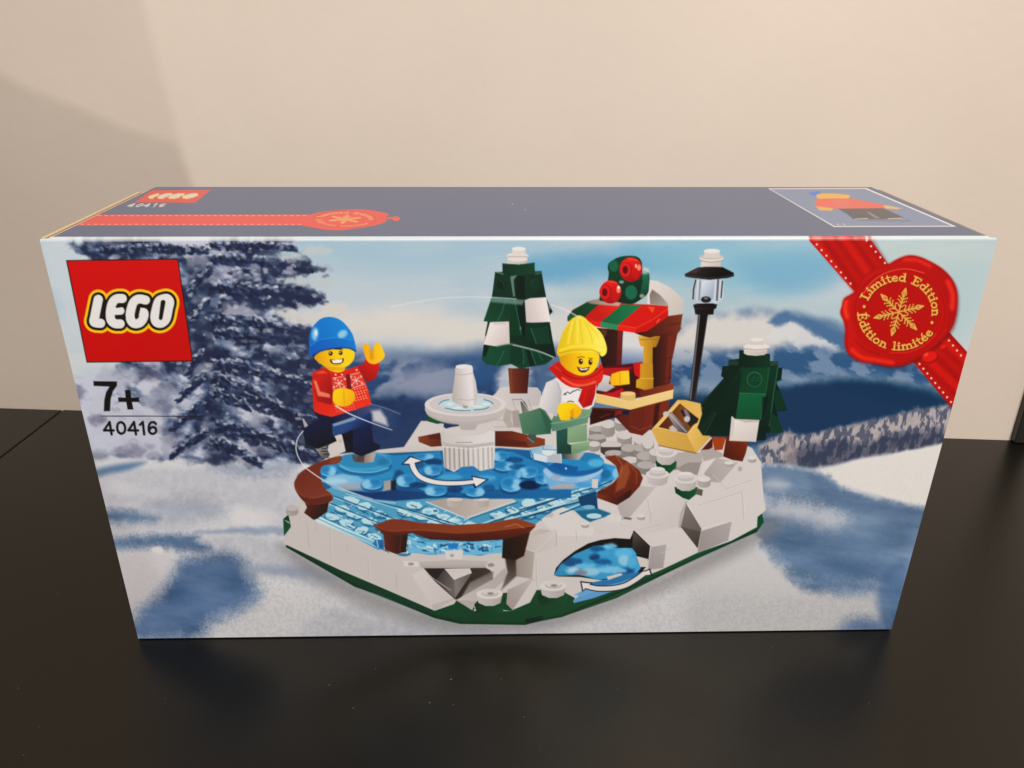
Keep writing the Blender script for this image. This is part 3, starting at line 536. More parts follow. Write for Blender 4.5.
    P(q(400, 350, '440,150 455,128 510,118 560,124 582,140 585,185 605,250 622,370 610,440 560,455 490,450 415,405 418,350 440,195'), ((182, 171, 161), (222, 213, 204), (453, 392), (470, 390))); Ln(q(400, 350, '440,190 500,200 585,185'), .8, (166, 155, 146), 1, .7); Ln(q(400, 350, '470,395 540,402 612,392'), .8, (172, 161, 152), 1, .8); P(q(400, 350, '580,180 605,250 622,370 610,440 590,440 590,300'), (194, 184, 175), 2, .8); E(464, 366.6, 8.4, 2.2, (224, 216, 207)); P(q(400, 350, '500,440 545,448 540,470 505,465'), (140, 132, 124), 1.6, .7)
    c.part('printed_arrow_back')
    sh = q(390, 440, '175,180 190,230 235,290 320,328 430,345 560,345 660,336')
    Ln(sh, 6.6, (18, 34, 66), 1, 1, sm=True, w2=5.4); P(q(390, 440, '88,195 160,126 275,168 225,186 140,200'), (18, 34, 66)); P(q(390, 440, '652,284 792,314 680,388 664,360'), (18, 34, 66))
    Ln(sh, 5.2, (222, 218, 212), 1, 1, sm=True, w2=3.6); P(q(390, 440, '108,188 165,138 252,166 205,180 150,190'), (224, 220, 214)); P(q(390, 440, '660,296 770,317 690,372 672,345'), (226, 222, 215))
    # ---------- left tree
    c.part('printed_spruce_back')
    P(q(470, 310, '305,465 475,465 460,668 320,668'), ((120, 62, 40), (72, 32, 22), (508, 385), (528, 385))); Ln(q(470, 310, '330,480 335,660'), 1, (150, 88, 62), 1.4, .5)
    stud(c, 517.5, 259, 10, 3, 4.5, (216, 207, 198), (204, 194, 184)); E(517.6, 255.8, 11, 3, (222, 214, 205)); P([(507.5, 255.8), (528, 255.8), (528, 257.5), (508, 257.5)], (190, 178, 168)); P([(512, 249), (525.5, 249), (525, 255), (512.5, 255)], (212, 202, 192)); E(518.8, 248.8, 6.8, 2, (226, 218, 210))
    P([(495, 272), (541.5, 271), (545.6, 297), (551, 312), (545.6, 328), (550, 340), (555.6, 356), (549, 360), (540, 364), (530, 366), (521, 368.5), (511, 364), (498, 366), (486, 364), (482, 359), (484, 345), (488, 320), (492, 297)], (12, 52, 36))
    P(q(460, 240, '338,188 470,196 597,180 600,270 460,290 340,278'), ((14, 58, 38), (26, 78, 52), (505, 268), (534, 268))); Ln(q(460, 240, '340,188 470,198 596,182'), .8, (60, 108, 80), .9, .6)
    P(q(460, 240, '287,258 440,285 450,455 255,452'), (16, 56, 40)); P(q(460, 240, '520,290 650,255 690,458 520,470'), ((18, 60, 42), (14, 50, 36), (525, 275), (545, 285))); P(q(460, 240, '440,285 520,290 525,768 480,768'), (6, 34, 24))
    E(501.4, 284.4, 4.4, 5.2, (10, 44, 30)); Ln([(500, 280), (503.5, 282.5), (504, 287)], .8, (52, 98, 74), 1, .7); E(535, 284.5, 5, 5.6, (16, 62, 42)); Ln([(530.6, 284), (532.6, 280), (537, 279.6)], .8, (44, 92, 68), 1, .7)
    Ln(q(460, 240, '290,256 345,272'), 1.2, (140, 150, 140), 1, .6); P(q(460, 240, '600,255 650,252 655,272 600,280'), (60, 86, 70))
    P(q(460, 240, '402,292 458,280 428,320 440,450 425,450'), (120, 140, 124), 1.4, .85)
    P(q(460, 240, '250,465 425,480 405,660 330,668 188,650'), ((28, 86, 58), (14, 60, 42), (488, 318), (508, 300))); Ln(q(460, 240, '362,485 335,580 298,652'), .9, (72, 132, 100), 1, .8)
    P(q(460, 240, '405,480 440,480 500,768 400,768'), (16, 66, 44)); Ln(q(460, 240, '435,480 465,620 490,750'), 1.0, (60, 116, 88), 1, .8)
    P(q(460, 240, '685,455 742,575 725,592 672,480'), (10, 34, 26)); P(q(460, 240, '708,510 725,540 722,560 706,535'), (150, 150, 140), 1, .7)
    P(q(460, 240, '518,482 560,466 690,458 726,652 640,666 530,658'), ((200, 188, 180), (226, 216, 208), (526, 310), (545, 305))); Ln(q(460, 240, '575,480 610,640'), 1, (206, 196, 188), 1.4, .7)
    P(q(470, 310, '160,98 312,92 318,270 200,290 108,275'), ((226, 216, 208), (204, 192, 184), (490, 330), (506, 340))); P(q(470, 310, '180,98 290,95 280,115 195,118'), (190, 178, 170), 2, .6); P(q(470, 310, '142,98 156,98 130,205 120,200'), (14, 50, 36))
    P(q(470, 310, '442,102 638,96 660,230 690,380 560,330 445,300'), ((14, 58, 40), (8, 38, 27), (530, 330), (550, 350))); P(q(470, 310, '480,150 620,128 650,270 530,272'), (20, 70, 48)); Ln(q(470, 310, '488,150 530,270'), .9, (74, 128, 100), 1, .75); P(q(470, 310, '400,130 412,140 408,160 396,155'), (110, 140, 124), 1.4, .8)
    P(q(470, 310, '110,278 210,292 320,270 480,312 575,335 672,376 640,410 600,435 480,455 400,472 330,430 220,452 130,430 92,398'), ((30, 88, 62), (18, 66, 46), (490, 355), (540, 352))); P(q(470, 310, '110,278 155,290 125,372 102,368'), (8, 36, 26), 1.4); P(q(470, 310, '445,318 480,322 520,440 480,450'), (8, 40, 30), 1.6); P(q(470, 310, '320,300 420,300 440,400 400,440 320,420'), (14, 60, 42), 3, .8)
    for p in ('272,328 245,385 212,448', '420,300 432,380 425,430', '485,322 525,435', '545,340 580,400'): Ln(q(470, 310, p), .8, (78, 134, 106), 1, .7)
    Ln(q(470, 310, '215,292 320,272 480,314 575,340 670,378'), 1.6, (150, 160, 140), 1.6, .65, sm=True)
    # ---------- kiosk
    P([(619, 328), (652, 328), (647, 371), (616, 371)], ((208, 206, 202), (74, 104, 152), (632, 346), (630, 368)), 3, lab=False)
    c.part('printed_kiosk')
    P(q(590, 320, '20,60 265,80 250,390 60,470 100,380 60,200'), ((44, 20, 18), (70, 30, 24), (598, 350), (620, 350))); P(q(590, 320, '222,80 268,82 250,200 258,240 245,390 212,390'), ((112, 40, 34), (96, 34, 30), (620, 335), (620, 365))); P(q(590, 320, '80,70 140,80 125,130 100,140'), (96, 64, 40), 1.5, .8)
    P(q(590, 320, '0,390 400,338 420,620 50,600'), (88, 14, 16)); P(q(590, 320, '100,385 340,378 300,405 160,440 100,450'), (178, 26, 28)); P(q(590, 320, '345,345 420,332 410,460 362,470'), (198, 26, 28)); P(q(590, 320, '90,590 180,580 275,540 235,622 95,612'), (188, 26, 26)); P(q(590, 320, '310,400 400,470 380,560 270,560 250,530'), (62, 22, 18))
    P(q(590, 320, '495,100 735,60 700,110 668,270 655,320 650,470 640,510 560,545 495,545'), ((42, 18, 16), (110, 46, 30), (650, 350), (674, 350))); P(q(590, 320, '625,130 690,100 665,265 640,300 620,500 600,500'), (112, 48, 32), 2, .9); Ln(q(590, 320, '610,310 660,300'), 1, (80, 34, 24), 1, .8); Ln(q(590, 320, '605,470 650,460'), 1, (70, 28, 20), 1, .8)
    P(q(590, 320, '395,565 500,540 668,505 668,565 400,622'), ((104, 44, 26), (138, 62, 36), (640, 395), (672, 388)))
    G1 = (206, 152, 46)
    P(q(590, 320, '370,480 405,462 508,462 506,545 440,560 368,540'), ((212, 158, 44), (176, 122, 34), (637, 380), (654, 384))); P(q(590, 320, '402,350 502,345 505,465 400,465'), ((204, 148, 40), (184, 130, 38), (640, 370), (653, 370))); P(q(590, 320, '430,205 502,205 500,345 424,345'), (G1, (178, 124, 36), (645, 350), (653, 350))); P(q(590, 320, '383,130 562,128 545,180 528,215 470,222 402,208'), ((214, 164, 60), (166, 112, 36), (640, 340), (658, 340))); Ln(q(590, 320, '400,158 545,155'), .8, (150, 100, 34), 1, .8); Ln(q(590, 320, '402,468 506,468'), .8, (230, 184, 80), 1, .8)
    P(q(590, 400, '20,60 310,72 600,0 640,10 620,100 520,200 420,285 320,262 200,135 0,190'), ((78, 30, 20), (118, 50, 30), (600, 415), (655, 410))); P(q(590, 400, '0,70 250,90 240,130 130,160 0,200'), (58, 18, 16)); P(q(590, 400, '200,90 255,85 250,110 200,130'), (150, 34, 30), 1.6, .8); P(q(590, 400, '255,90 325,78 330,115 260,118'), (16, 34, 66), 1.2); P(q(590, 400, '310,90 420,100 420,280 320,260'), (104, 44, 28)); P(q(590, 400, '520,40 560,20 540,190 500,210'), (52, 22, 16), 2, .8); Ln(q(590, 400, '330,210 400,240 500,205'), .8, (150, 82, 58), 1, .6); Ln(q(590, 400, '420,60 430,200'), .8, (84, 36, 24), 1.2, .6); Ln(q(590, 400, '80,140 160,110'), .8, (150, 70, 54), 1, .6)
    P(q(590, 320, '45,588 310,645 668,558 662,628 322,718 42,660'), ((226, 190, 116), (232, 200, 132), (600, 400), (660, 395))); Ln(q(590, 320, '45,590 310,648 668,560'), .8, (244, 218, 158), .9, .8); P(q(590, 320, '245,590 365,595 362,640 312,650 245,630'), (214, 178, 104)); E(628, 393.5, 7.4, 2, (230, 198, 130))
    # roof
    P(q(560, 245, '700,470 705,280 780,288 880,340 945,395 990,445 985,552 860,572 862,500 720,478'), ((214, 205, 195), (196, 186, 175), (655, 285), (682, 310))); P(q(560, 245, '738,355 800,400 865,470 862,495 722,474 715,400'), ((120, 110, 100), (168, 157, 147), (652, 290), (668, 305)), 1.6); Ln(q(560, 245, '712,300 706,468'), 1.6, (222, 214, 204), 1, .9)
    P(q(560, 245, '590,700 720,640 865,568 982,552 960,690 840,705 720,742 640,722'), ((62, 26, 18), (120, 56, 34), (635, 335), (682, 320))); Ln(q(560, 245, '865,640 965,625'), .9, (70, 30, 20), 1, .7)
    P(q(560, 245, '60,575 100,520 230,450 330,430 500,455 560,470 700,475 865,490 865,568 740,660 690,690 600,702 470,682 310,655 240,640 60,608'), (206, 26, 18))
    P(q(560, 245, '60,575 105,518 225,452 320,470 260,520 200,578 90,545'), ((14, 56, 38), (20, 74, 48), (570, 318), (596, 302))); P(q(560, 245, '60,575 90,545 200,578 195,600 60,608'), (22, 88, 58)); P(q(560, 245, '210,455 330,428 490,460 470,490 320,478 250,470'), ((140, 128, 112), (196, 160, 148), (590, 305), (620, 303)), 2)
    P(q(560, 245, '305,486 480,490 425,530 330,612 205,578'), ((190, 30, 24), (226, 44, 28), (600, 315), (615, 306))); P(q(560, 245, '500,472 655,484 560,560 468,640 330,610 400,555'), ((20, 96, 62), (30, 116, 74), (605, 320), (635, 308))); P(q(560, 245, '330,612 468,640 456,680 318,652'), (44, 134, 92)); P(q(560, 245, '240,606 330,614 320,656 240,642'), (222, 46, 28)); P(q(560, 245, '470,642 610,664 600,702 462,682'), (224, 38, 24)); P(q(560, 245, '610,664 740,600 865,530 865,568 735,662 690,690 600,702'), (200, 18, 14)); Ln(q(560, 245, '470,640 610,664 740,598 862,510'), .8, (238, 92, 64), 1, .7); P(q(560, 245, '700,490 760,500 740,545 725,525'), (232, 96, 50), 1.6, .8); Ln(q(560, 245, '775,620 795,595'), .9, (230, 150, 120), 1, .8)
    # wreath
    c.part('printed_wreath')
    P(q(560, 245, '382,280 395,160 450,105 540,86 620,95 655,140 660,195 712,228 712,330 700,390 640,440 570,472 440,455 340,450 316,420'), ((16, 78, 50), (10, 56, 36), (610, 262), (630, 300)), sm=True); P(q(560, 245, '655,200 712,232 708,340 690,395 640,390 660,300'), ((40, 132, 92), (16, 84, 54), (642, 272), (648, 296))); E(645, 271, 4, 3.4, (200, 206, 192), 4, .8)
    E(613.3, 267.4, 5.6, 6.8, (14, 72, 46)); E(613.8, 266, 4.6, 5.8, (34, 112, 74)); E(630.4, 293.4, 6.8, 8.2, (12, 66, 42)); E(631.2, 292.4, 6, 7.2, (36, 120, 82)); E(642, 296, 2.6, 2, (180, 170, 140), 2, .8); E(621.5, 282, 2.4, 1.6, (170, 190, 170), 1.6, .8); E(632, 276, 0.1, 0.1, GR)
    for x, y, rx, ry in ((631, 269.6, 11.4, 12.2), (610.5, 292, 10.8, 11.6)):
        E(x, y, rx, ry, ((226, 28, 24), (150, 10, 12), (x - 3, y - 8), (x + 6, y + 10))); E(x + 5, y + 2, 4, 8, (196, 20, 18), 3, .7); E(x + 8, y - 2, 2, 3, (244, 150, 120), 2, .85)
        E(x - 5, y + .4, 6, 8, (160, 12, 14)); E(x - 5.6, y, 5.2, 7, (212, 30, 28)); E(x - 5.8, y + .3, 2.7, 4, (92, 4, 6)); Ln([(x - 3, y - 11), (x + 6, y - 9)], 1.2, (246, 90, 70), 1.4, .7)
    E(636, 266, 1.1, 2, (250, 170, 150), 1.2); E(618.6, 287.4, 1.4, 1.4, (255, 236, 220), 1.2)
    # ---------- lamp
    c.part('printed_street_lamp')
    P([(698.4, 312), (708.4, 312), (695.4, 400.5), (689, 400.5)], ((46, 34, 34), (20, 14, 14), (694, 360), (700, 360))); Ln([(699.6, 314), (690.4, 399)], 1.6, (118, 122, 132), 1.2, .75); Ln([(707.4, 316), (694.8, 399)], .9, (96, 88, 88), 1, .6)
    P(q(660, 240, '270,318 512,318 505,470 450,510 280,510 255,462'), ((172, 186, 194), (190, 202, 210), (693, 290), (724, 290))); P(q(660, 240, '335,325 438,325 428,475 330,475'), ((206, 210, 214), (160, 172, 184), (702, 285), (712, 292))); 
    for p, w, k in (('285,322 268,400 265,470', 1.6, (46, 42, 44)), ('305,322 295,480', 1.2, (216, 210, 204)), ('322,330 312,480', 1.2, (120, 122, 128)), ('448,322 440,490', 1.4, (206, 206, 206)), ('465,322 455,480', 2.2, (88, 84, 86)), ('500,330 488,460', 1.6, (54, 46, 46)), ('486,322 476,470', 1.2, (196, 200, 204))): Ln(q(660, 240, p), w, k, 1, .85)
    E(706, 299.6, 5.2, 3.2, (42, 36, 38)); E(706, 298.4, 2, 1, (120, 112, 110), 1)
    P(q(660, 240, '265,518 300,508 420,506 458,516 448,548 432,556 428,595 360,602 282,595 275,555'), ((40, 30, 30), (12, 8, 8), (694, 310), (716, 312))); Ln(q(660, 240, '280,548 440,546'), .7, (80, 70, 70), 1, .6)
    P(q(660, 240, '197,272 300,220 400,208 500,216 590,262 592,290 540,304 400,318 260,304 202,294'), ((48, 36, 36), (16, 10, 10), (700, 268), (716, 278))); Ln(q(660, 240, '205,284 300,298 400,304 500,298 588,280'), .9, (92, 78, 76), 1, .6, sm=True); P(q(660, 240, '225,268 300,230 330,225 290,262'), (84, 72, 70), 2, .6)
    P(q(660, 240, '328,170 488,170 486,214 325,214'), ((214, 204, 194), (196, 184, 174), (702, 262), (720, 262))); E(711.6, 258, 12, 3.6, (222, 213, 204)); E(711.6, 257, 12, 2.8, (196, 184, 174)); Ln(q(660, 240, '325,166 410,178 492,166'), .9, (158, 144, 134), 1, .8); P(q(660, 240, '352,88 480,88 478,140 356,140'), (206, 196, 187)); E(711.9, 251, 8, 2.2, (224, 216, 207))
    # ---------- crate
    c.part('printed_crate')
    P(q(590, 400, '492,238 600,118 700,0 760,0 892,30 958,95 950,300 850,425 550,362'), ((206, 162, 76), (222, 178, 92), (655, 440), (700, 420))); P(q(590, 400, '540,218 716,24 868,148 885,160 780,272'), ((92, 48, 22), (136, 80, 34), (665, 425), (695, 415))); P(q(590, 400, '868,150 952,98 780,290 775,270'), (224, 182, 98)); P(q(590, 400, '492,238 600,118 712,0 718,26 545,218'), (230, 190, 108)); P(q(590, 400, '492,238 545,218 780,272 782,292 850,425 550,362'), ((212, 168, 82), (200, 156, 72), (655, 435), (690, 445))); P(q(590, 400, '780,290 955,110 960,300 850,425'), ((226, 184, 96), (206, 162, 78), (690, 435), (708, 440))); Ln(q(590, 400, '545,220 780,273 950,100'), .8, (238, 204, 132), .9, .7); Ln(q(590, 400, '550,364 850,426'), 1.2, (120, 86, 40), 1, .7)
    P(q(590, 400, '615,110 650,95 790,240 770,268 700,250'), ((150, 140, 138), (88, 82, 82), (672, 418), (686, 426))); Ln(q(590, 400, '640,115 770,255'), 1.4, (186, 178, 176), 1.2, .7); P(q(590, 400, '722,85 760,75 870,150 860,180 800,215'), (44, 38, 38)); E(687, 414, 1.8, 5.5, (128, 116, 128), 1.2, rot=-.5); E(687, 419, 3, 3, (190, 186, 184), 2); P(q(590, 400, '632,220 660,200 700,240 690,256 640,245'), (190, 180, 170), 1.6); E(666, 414, 3, 2.6, (196, 188, 182), 1.6)
    # ---------- right tree
    c.part('printed_spruce_front')
    P(q(680, 400, '255,295 368,298 340,398 275,402'), (160, 66, 24)); P(q(680, 400, '372,285 548,338 525,430 500,492 420,480 345,452'), ((120, 52, 26), (84, 34, 16), (745, 440), (728, 455))); P(q(680, 400, '170,400 260,300 262,380 230,395'), (84, 32, 20))
    P([(728.7, 360), (740, 358.5), (740, 350), (770, 354), (770, 361), (777.5, 361.5), (779, 367.5), (782.5, 367.5), (781.2, 380), (776, 382), (780, 390), (787.5, 410.6), (776.5, 411.6), (783, 432.5), (766, 433), (766, 440), (757, 440.5), (730, 436), (703, 435.6), (697.5, 427.5), (702, 414), (700.6, 404), (702.5, 409), (700.6, 403.7), (718.7, 383.7), (723.7, 378), (721, 376), (722.5, 366), (728.7, 366)], (10, 42, 30))
    P(q(670, 330, '555,160 600,195 800,200 790,300 570,292 550,290'), ((8, 44, 28), (18, 66, 42), (740, 360), (770, 362))); P(q(670, 330, '470,240 545,245 548,285 465,280'), (40, 60, 48)); P(q(670, 330, '800,250 862,250 868,280 798,290'), (44, 76, 58))
    P(q(670, 330, '575,300 795,298 760,508 550,505'), ((14, 74, 46), (20, 86, 54), (745, 370), (768, 385))); E(754.4, 379.4, 7.8, 7.8, (56, 112, 86), 1); E(754.4, 379.6, 6.8, 6.8, (16, 78, 50)); Ln([(751, 382), (755, 376)], .8, (50, 108, 80), 1, .7); Ln([(755, 381), (760, 380)], .8, (50, 108, 80), 1, .7); Ln([(756, 378), (760, 377)], .8, (50, 108, 80), 1, .6)
    Ln(q(670, 330, '575,302 450,560 380,740'), 1.2, (26, 78, 54), 1.4, .7); P(q(670, 330, '440,480 560,300 545,510 470,760 340,780'), ((12, 52, 36), (8, 40, 28), (735, 375), (722, 420)), a=.9)
    P(q(670, 330, '555,502 762,510 722,716 525,706'), ((24, 112, 68), (18, 96, 58), (748, 395), (752, 418))); Ln(q(670, 330, '556,504 762,512 724,714'), .7, (70, 148, 104), .9, .7)
    P(q(670, 330, '798,298 868,282 855,420 800,768 720,768'), ((14, 62, 42), (10, 50, 34), (770, 370), (768, 420))); Ln(q(670, 330, '795,300 765,508 725,714'), .9, (54, 124, 88), 1, .8); Ln(q(670, 330, '866,285 830,500 795,768'), .9, (70, 140, 104), 1, .7); P(q(670, 330, '850,480 880,480 938,640 850,650 835,560'), (16, 62, 42)); P(q(670, 330, '800,660 870,700 905,820 800,825'), (18, 68, 46)); P(q(670, 330, '740,540 790,520 770,640 735,700'), (6, 34, 24), 2, .8)
    Ln(q(670, 330, '250,600 390,432'), 1, (40, 84, 64), 1.4, .5); Ln(q(680, 400, '290,100 190,280'), .9, (52, 92, 72), 1.2, .6); P(q(680, 400, '140,220 270,95 290,100 190,240 180,280'), (26, 58, 38), 1.4, .7)
    P(q(680, 400, '415,130 440,152 635,160 608,335 395,326'), ((224, 214, 204), (204, 194, 184), (738, 420), (750, 442))); P(q(680, 400, '440,152 635,160 630,176 520,180'), (176, 164, 152), 1.8, .7); P(q(680, 400, '412,130 436,150 425,300 395,326'), (206, 196, 186))
    stud(c, 755.5, 350, 11.6, 2.4, 3.4, (206, 196, 187), (210, 200, 190)); E(756.5, 346.6, 13, 3.4, (222, 213, 204)); Ln([(746, 348.6), (756, 350), (768, 348.6)], 1, (160, 146, 136), 1, .7); P([(750, 339.5), (764, 339.5), (764, 345), (750, 345)], (204, 194, 185)); E(757, 339.6, 7, 2, (222, 214, 205))
    # ---------- benches in front
    c.part('printed_bench_left')
    P(q(280, 440, '190,480 395,485 378,572 300,630 270,640 192,582 215,540'), ((84, 34, 22), (48, 20, 14), (308, 505), (322, 512)))
    P(q(280, 440, '113,345 130,305 160,262 260,200 400,146 490,130 468,185 340,212 325,300 360,388 418,440 408,492 250,520 180,482 125,405'), ((108, 48, 32), (122, 58, 38), (300, 470), (320, 500)), sm=True); Ln(q(280, 440, '118,370 140,410 190,450 260,465 350,440 415,440'), .8, (150, 82, 58), 1.2, .6, sm=True); P(q(280, 440, '135,420 190,455 260,470 415,445 408,492 250,522 180,482'), (86, 38, 26), 1.5, .8); P(q(280, 440, '400,146 490,130 468,185 400,190'), (138, 74, 54), 3, .6)
    c.part('printed_bench_right')
    P([(605, 457), (615, 455), (627, 461), (639, 470), (643, 478), (640, 486), (630, 497), (617, 505), (597, 497), (598, 491), (612, 484), (619, 476), (616, 466)], ((120, 54, 32), (92, 38, 22), (618, 462), (618, 500))); P(q(500, 440, '960,220 1020,180 1040,260 1000,380 920,420'), (158, 84, 54), 3, .7); P([(597, 493), (617, 498), (632, 489), (630, 497), (617, 505), (597, 498)], ((112, 52, 28), (62, 28, 18), (605, 494), (622, 503))); Ln([(616, 456), (622, 466), (618, 478), (604, 489)], .9, (176, 104, 76), 1.2, .6, sm=True); Ln([(627, 462), (637, 473), (636, 484)], .9, (160, 86, 60), 1.2, .6)
    c.part('printed_bench_front')
    P([(383, 532), (408, 534), (406, 552), (396, 554), (385, 550)], ((92, 40, 24), (52, 22, 14), (386, 542), (402, 542))); Ln([(401, 536), (400, 551)], 1, (120, 60, 36), 1.2, .6)
    P([(503, 536), (530, 532), (524, 556), (516, 560), (502, 558)], ((34, 18, 14), (58, 28, 18), (504, 548), (526, 545)), 1.6)
    P([(374, 525), (391, 519), (402, 519.4), (420, 522.5), (456, 525), (490, 523), (516, 518), (536, 524.5), (529, 532), (505, 539), (470, 541), (430, 539), (412, 532), (400, 535), (383, 533)], ((124, 56, 32), (136, 66, 38), (400, 525), (470, 530))); P([(374, 526), (391, 531), (420, 530), (456, 533), (490, 531), (536, 526), (529, 533), (505, 539.5), (470, 541.5), (430, 539.5), (412, 533), (400, 536), (383, 534)], ((70, 28, 18), (96, 40, 24), (440, 540), (440, 531)), 1.5); Ln([(375, 526), (391, 531), (420, 530), (456, 533), (490, 531), (535, 525.5)], .8, (170, 96, 64), 1.1, .6, sm=True); Ln([(505, 527), (516, 524), (524, 528)], .8, (214, 140, 104), 1, .6)
    # ---------- skating boy
    c.part('printed_boy_skater')
    P(q(290, 390, '205,470 292,448 312,545 258,545'), ((150, 146, 142), (90, 88, 86), (318, 447), (326, 456))); 
    for p in ('255,470 290,468', '250,490 300,490', '270,515 305,512'): Ln(q(290, 390, p), 1.0, (30, 28, 30), 1, .9)
    P(q(290, 390, '95,225 110,230 145,285 120,310'), (170, 164, 160))
    P(q(290, 390, '355,370 405,350 430,370 445,490 330,540 300,480 310,440 370,405'), (204, 196, 188), 1.4); E(340, 441, 1.5, 1.5, (190, 172, 150), 1.5)
    P(q(290, 390, '495,520 690,500 668,575 590,585 510,572'), ((84, 76, 74), (176, 160, 148), (354, 458), (372, 456))); P(q(290, 390, '540,525 600,520 590,580 530,575'), (70, 62, 60), 2, .8)
    P(q(290, 390, '190,172 320,210 640,122 662,185 510,225 340,285 230,240'), ((16, 24, 56), (70, 78, 118), (330, 420), (371, 408)))
    P(q(290, 390, '98,312 240,230 345,255 345,350 372,405 220,470 125,432'), ((16, 26, 60), (8, 14, 36), (315, 425), (325, 445))); P(q(290, 390, '225,440 365,385 372,410 225,470'), (6, 10, 24), 1.4)
    P(q(290, 390, '335,272 520,215 640,180 662,210 658,275 500,310 420,352 342,368'), ((40, 72, 120), (20, 42, 86), (345, 428), (352, 436))); P(q(290, 390, '342,272 510,215 530,225 520,240 350,292'), (148, 166, 190), 1.6, .8)
    P(q(290, 390, '415,355 510,315 505,500 447,492'), (6, 10, 26)); P(q(290, 390, '505,318 650,270 668,418 722,438 715,475 570,532 500,500'), ((14, 32, 70), (8, 18, 44), (360, 435), (375, 450))); Ln(q(290, 390, '590,470 720,440'), .8, (30, 44, 80), 1, .6)
    P(q(290, 305, '182,535 280,500 325,528 430,525 545,488 590,590 625,680 652,795 560,825 420,870 330,895 230,870 192,850 175,640'), ((204, 30, 20), (226, 58, 36), (318, 378), (350, 408)))
    P(q(290, 305, '180,560 260,500 330,560 345,700 335,800 220,770 186,680'), ((196, 34, 24), (150, 18, 16), (318, 380), (334, 392))); P(q(290, 305, '188,600 212,610 240,690 318,712 320,742 225,728'), (240, 138, 104), 2, .85); P(q(290, 305, '195,545 265,525 300,545 230,548'), (236, 110, 84), 1.8, .7)
    P(q(290, 305, '540,490 590,470 602,432 650,440 712,470 716,500 690,580 640,612 605,615'), ((206, 30, 22), (150, 18, 18), (376, 365), (366, 382)))
    P(q(290, 305, '335,590 430,580 448,650 440,690 340,670'), (214, 82, 72), 2, .6); P(q(290, 305, '478,560 560,545 602,640 500,668'), (214, 82, 72), 2, .6)
    for x, y in ((339, 383.5), (356, 380.5)): star(c, x, y, 4.2, .2, (246, 214, 206)); 
    for p in ('340,585 430,572', '478,560 556,540', '500,665 600,632', '345,672 360,676'): Ln(q(290, 305, p), .7, (246, 214, 206), .9, .75)
    for x, y in ((335, 379), (344, 387), (334, 387), (345, 379), (351, 377), (362, 383), (361, 376.5), (352, 385)): E(x, y, 1.2, 1.2, (244, 206, 198), 1.2, .7)
    P(q(290, 305, '446,560 478,550 492,668 460,680'), (112, 22, 26))
    for yy in range(5):
        for xx in range(8):
            x = 352 + xx * 2.7 + (yy % 2) * 1.3 - yy * .4; y = 390 + yy * 2.9 - xx * .62
            if x < 365.5 + (y - 386) * .27 and x > 352: E(x, y, .62, .62, (246, 176, 150), .9, .9)
    for yy in range(3):
        for xx in range(7): E(335 + xx * 3 + yy, 406 + yy * 2.6 - xx * .3, .55, .55, (248, 170, 140), .9, .7)
    for x, y in ((335.6, 374.6), (356.6, 370), (342, 374.6)): E(x, y, .8, .8, (250, 220, 210), 1)
    P(q(290, 305, '200,410 290,350 430,332 508,360 512,430 475,478 442,498 432,525 380,540 322,525 275,492 212,445'), ((222, 158, 12), (250, 204, 28), (318, 360), (338, 356)), sm=True); P(q(290, 305, '275,492 442,498 432,526 322,526'), (214, 156, 14), 2, .7)
    P(q(290, 305, '580,322 610,312 634,325 655,372 668,340 690,302 722,312 740,350 758,400 740,438 690,470 650,470 615,445 590,372'), ((236, 168, 18), (252, 196, 34), (364, 352), (382, 350)), sm=True); P(q(290, 305, '634,345 655,375 668,345 672,430 640,440'), (196, 126, 10), 2, .55)
    P(q(290, 305, '345,700 370,674 430,665 500,685 520,720 512,770 460,808 380,806 345,768'), ((252, 200, 24), (232, 168, 12), (336, 395), (352, 404)), sm=True); Ln(q(290, 305, '430,680 435,800'), 1, (206, 146, 10), 1.2, .7); 
    P(q(290, 305, '340,355 375,338 435,340 405,358'), (60, 34, 20), 1)
    E(330.6, 353.5, 2.1, 2.2, (58, 32, 12)); E(340.6, 353, 2, 2.1, (58, 32, 12)); E(330, 352.9, .6, .6, (250, 240, 220), .8); E(340, 352.5, .6, .6, (250, 240, 220), .8); Ln([(327.6, 350.2), (332, 349.2)], .8, (110, 66, 12), .8, .8); Ln([(338, 349), (343, 350)], .8, (110, 66, 12), .8, .8)
    P(q(290, 305, '318,435 370,440 432,425 428,455 405,472 345,474 325,460'), (66, 36, 18)); P(q(290, 305, '332,443 420,433 416,455 400,464 345,466'), (240, 234, 226)); Ln(q(290, 305, '360,482 400,480'), .7, (176, 120, 10), .9, .7)
    P(q(290, 305, '153,262 168,205 195,158 250,108 325,95 400,118 455,168 500,235 522,310 527,372 470,345 380,342 300,352 230,375 180,405 156,390'), ((16, 104, 184), (26, 130, 204), (310, 345), (345, 325)), sm=True); P(q(290, 305, '155,330 240,272 380,258 505,275 525,372 470,345 380,342 300,352 230,375 180,405 156,392'), ((14, 92, 178), (20, 116, 196), (312, 350), (352, 345)), 1.6); Ln(q(290, 305, '165,325 240,278 380,262 500,280'), .9, (66, 160, 220), 1.4, .6, sm=True); Ln(q(290, 305, '180,404 230,376 300,354 380,344 470,346 524,370'), 1.4, (8, 52, 104), 1.4, .8, sm=True); E(315, 334, 3.2, 6.4, (150, 204, 236), 4, .85, rot=.1); E(342.5, 334, 5, 3.6, (160, 208, 232), 3.6, .85, rot=-.5); E(316, 333, 1.4, 3, (226, 238, 244), 2, .8)
    # ---------- skating girl
    c.part('printed_girl_skater')
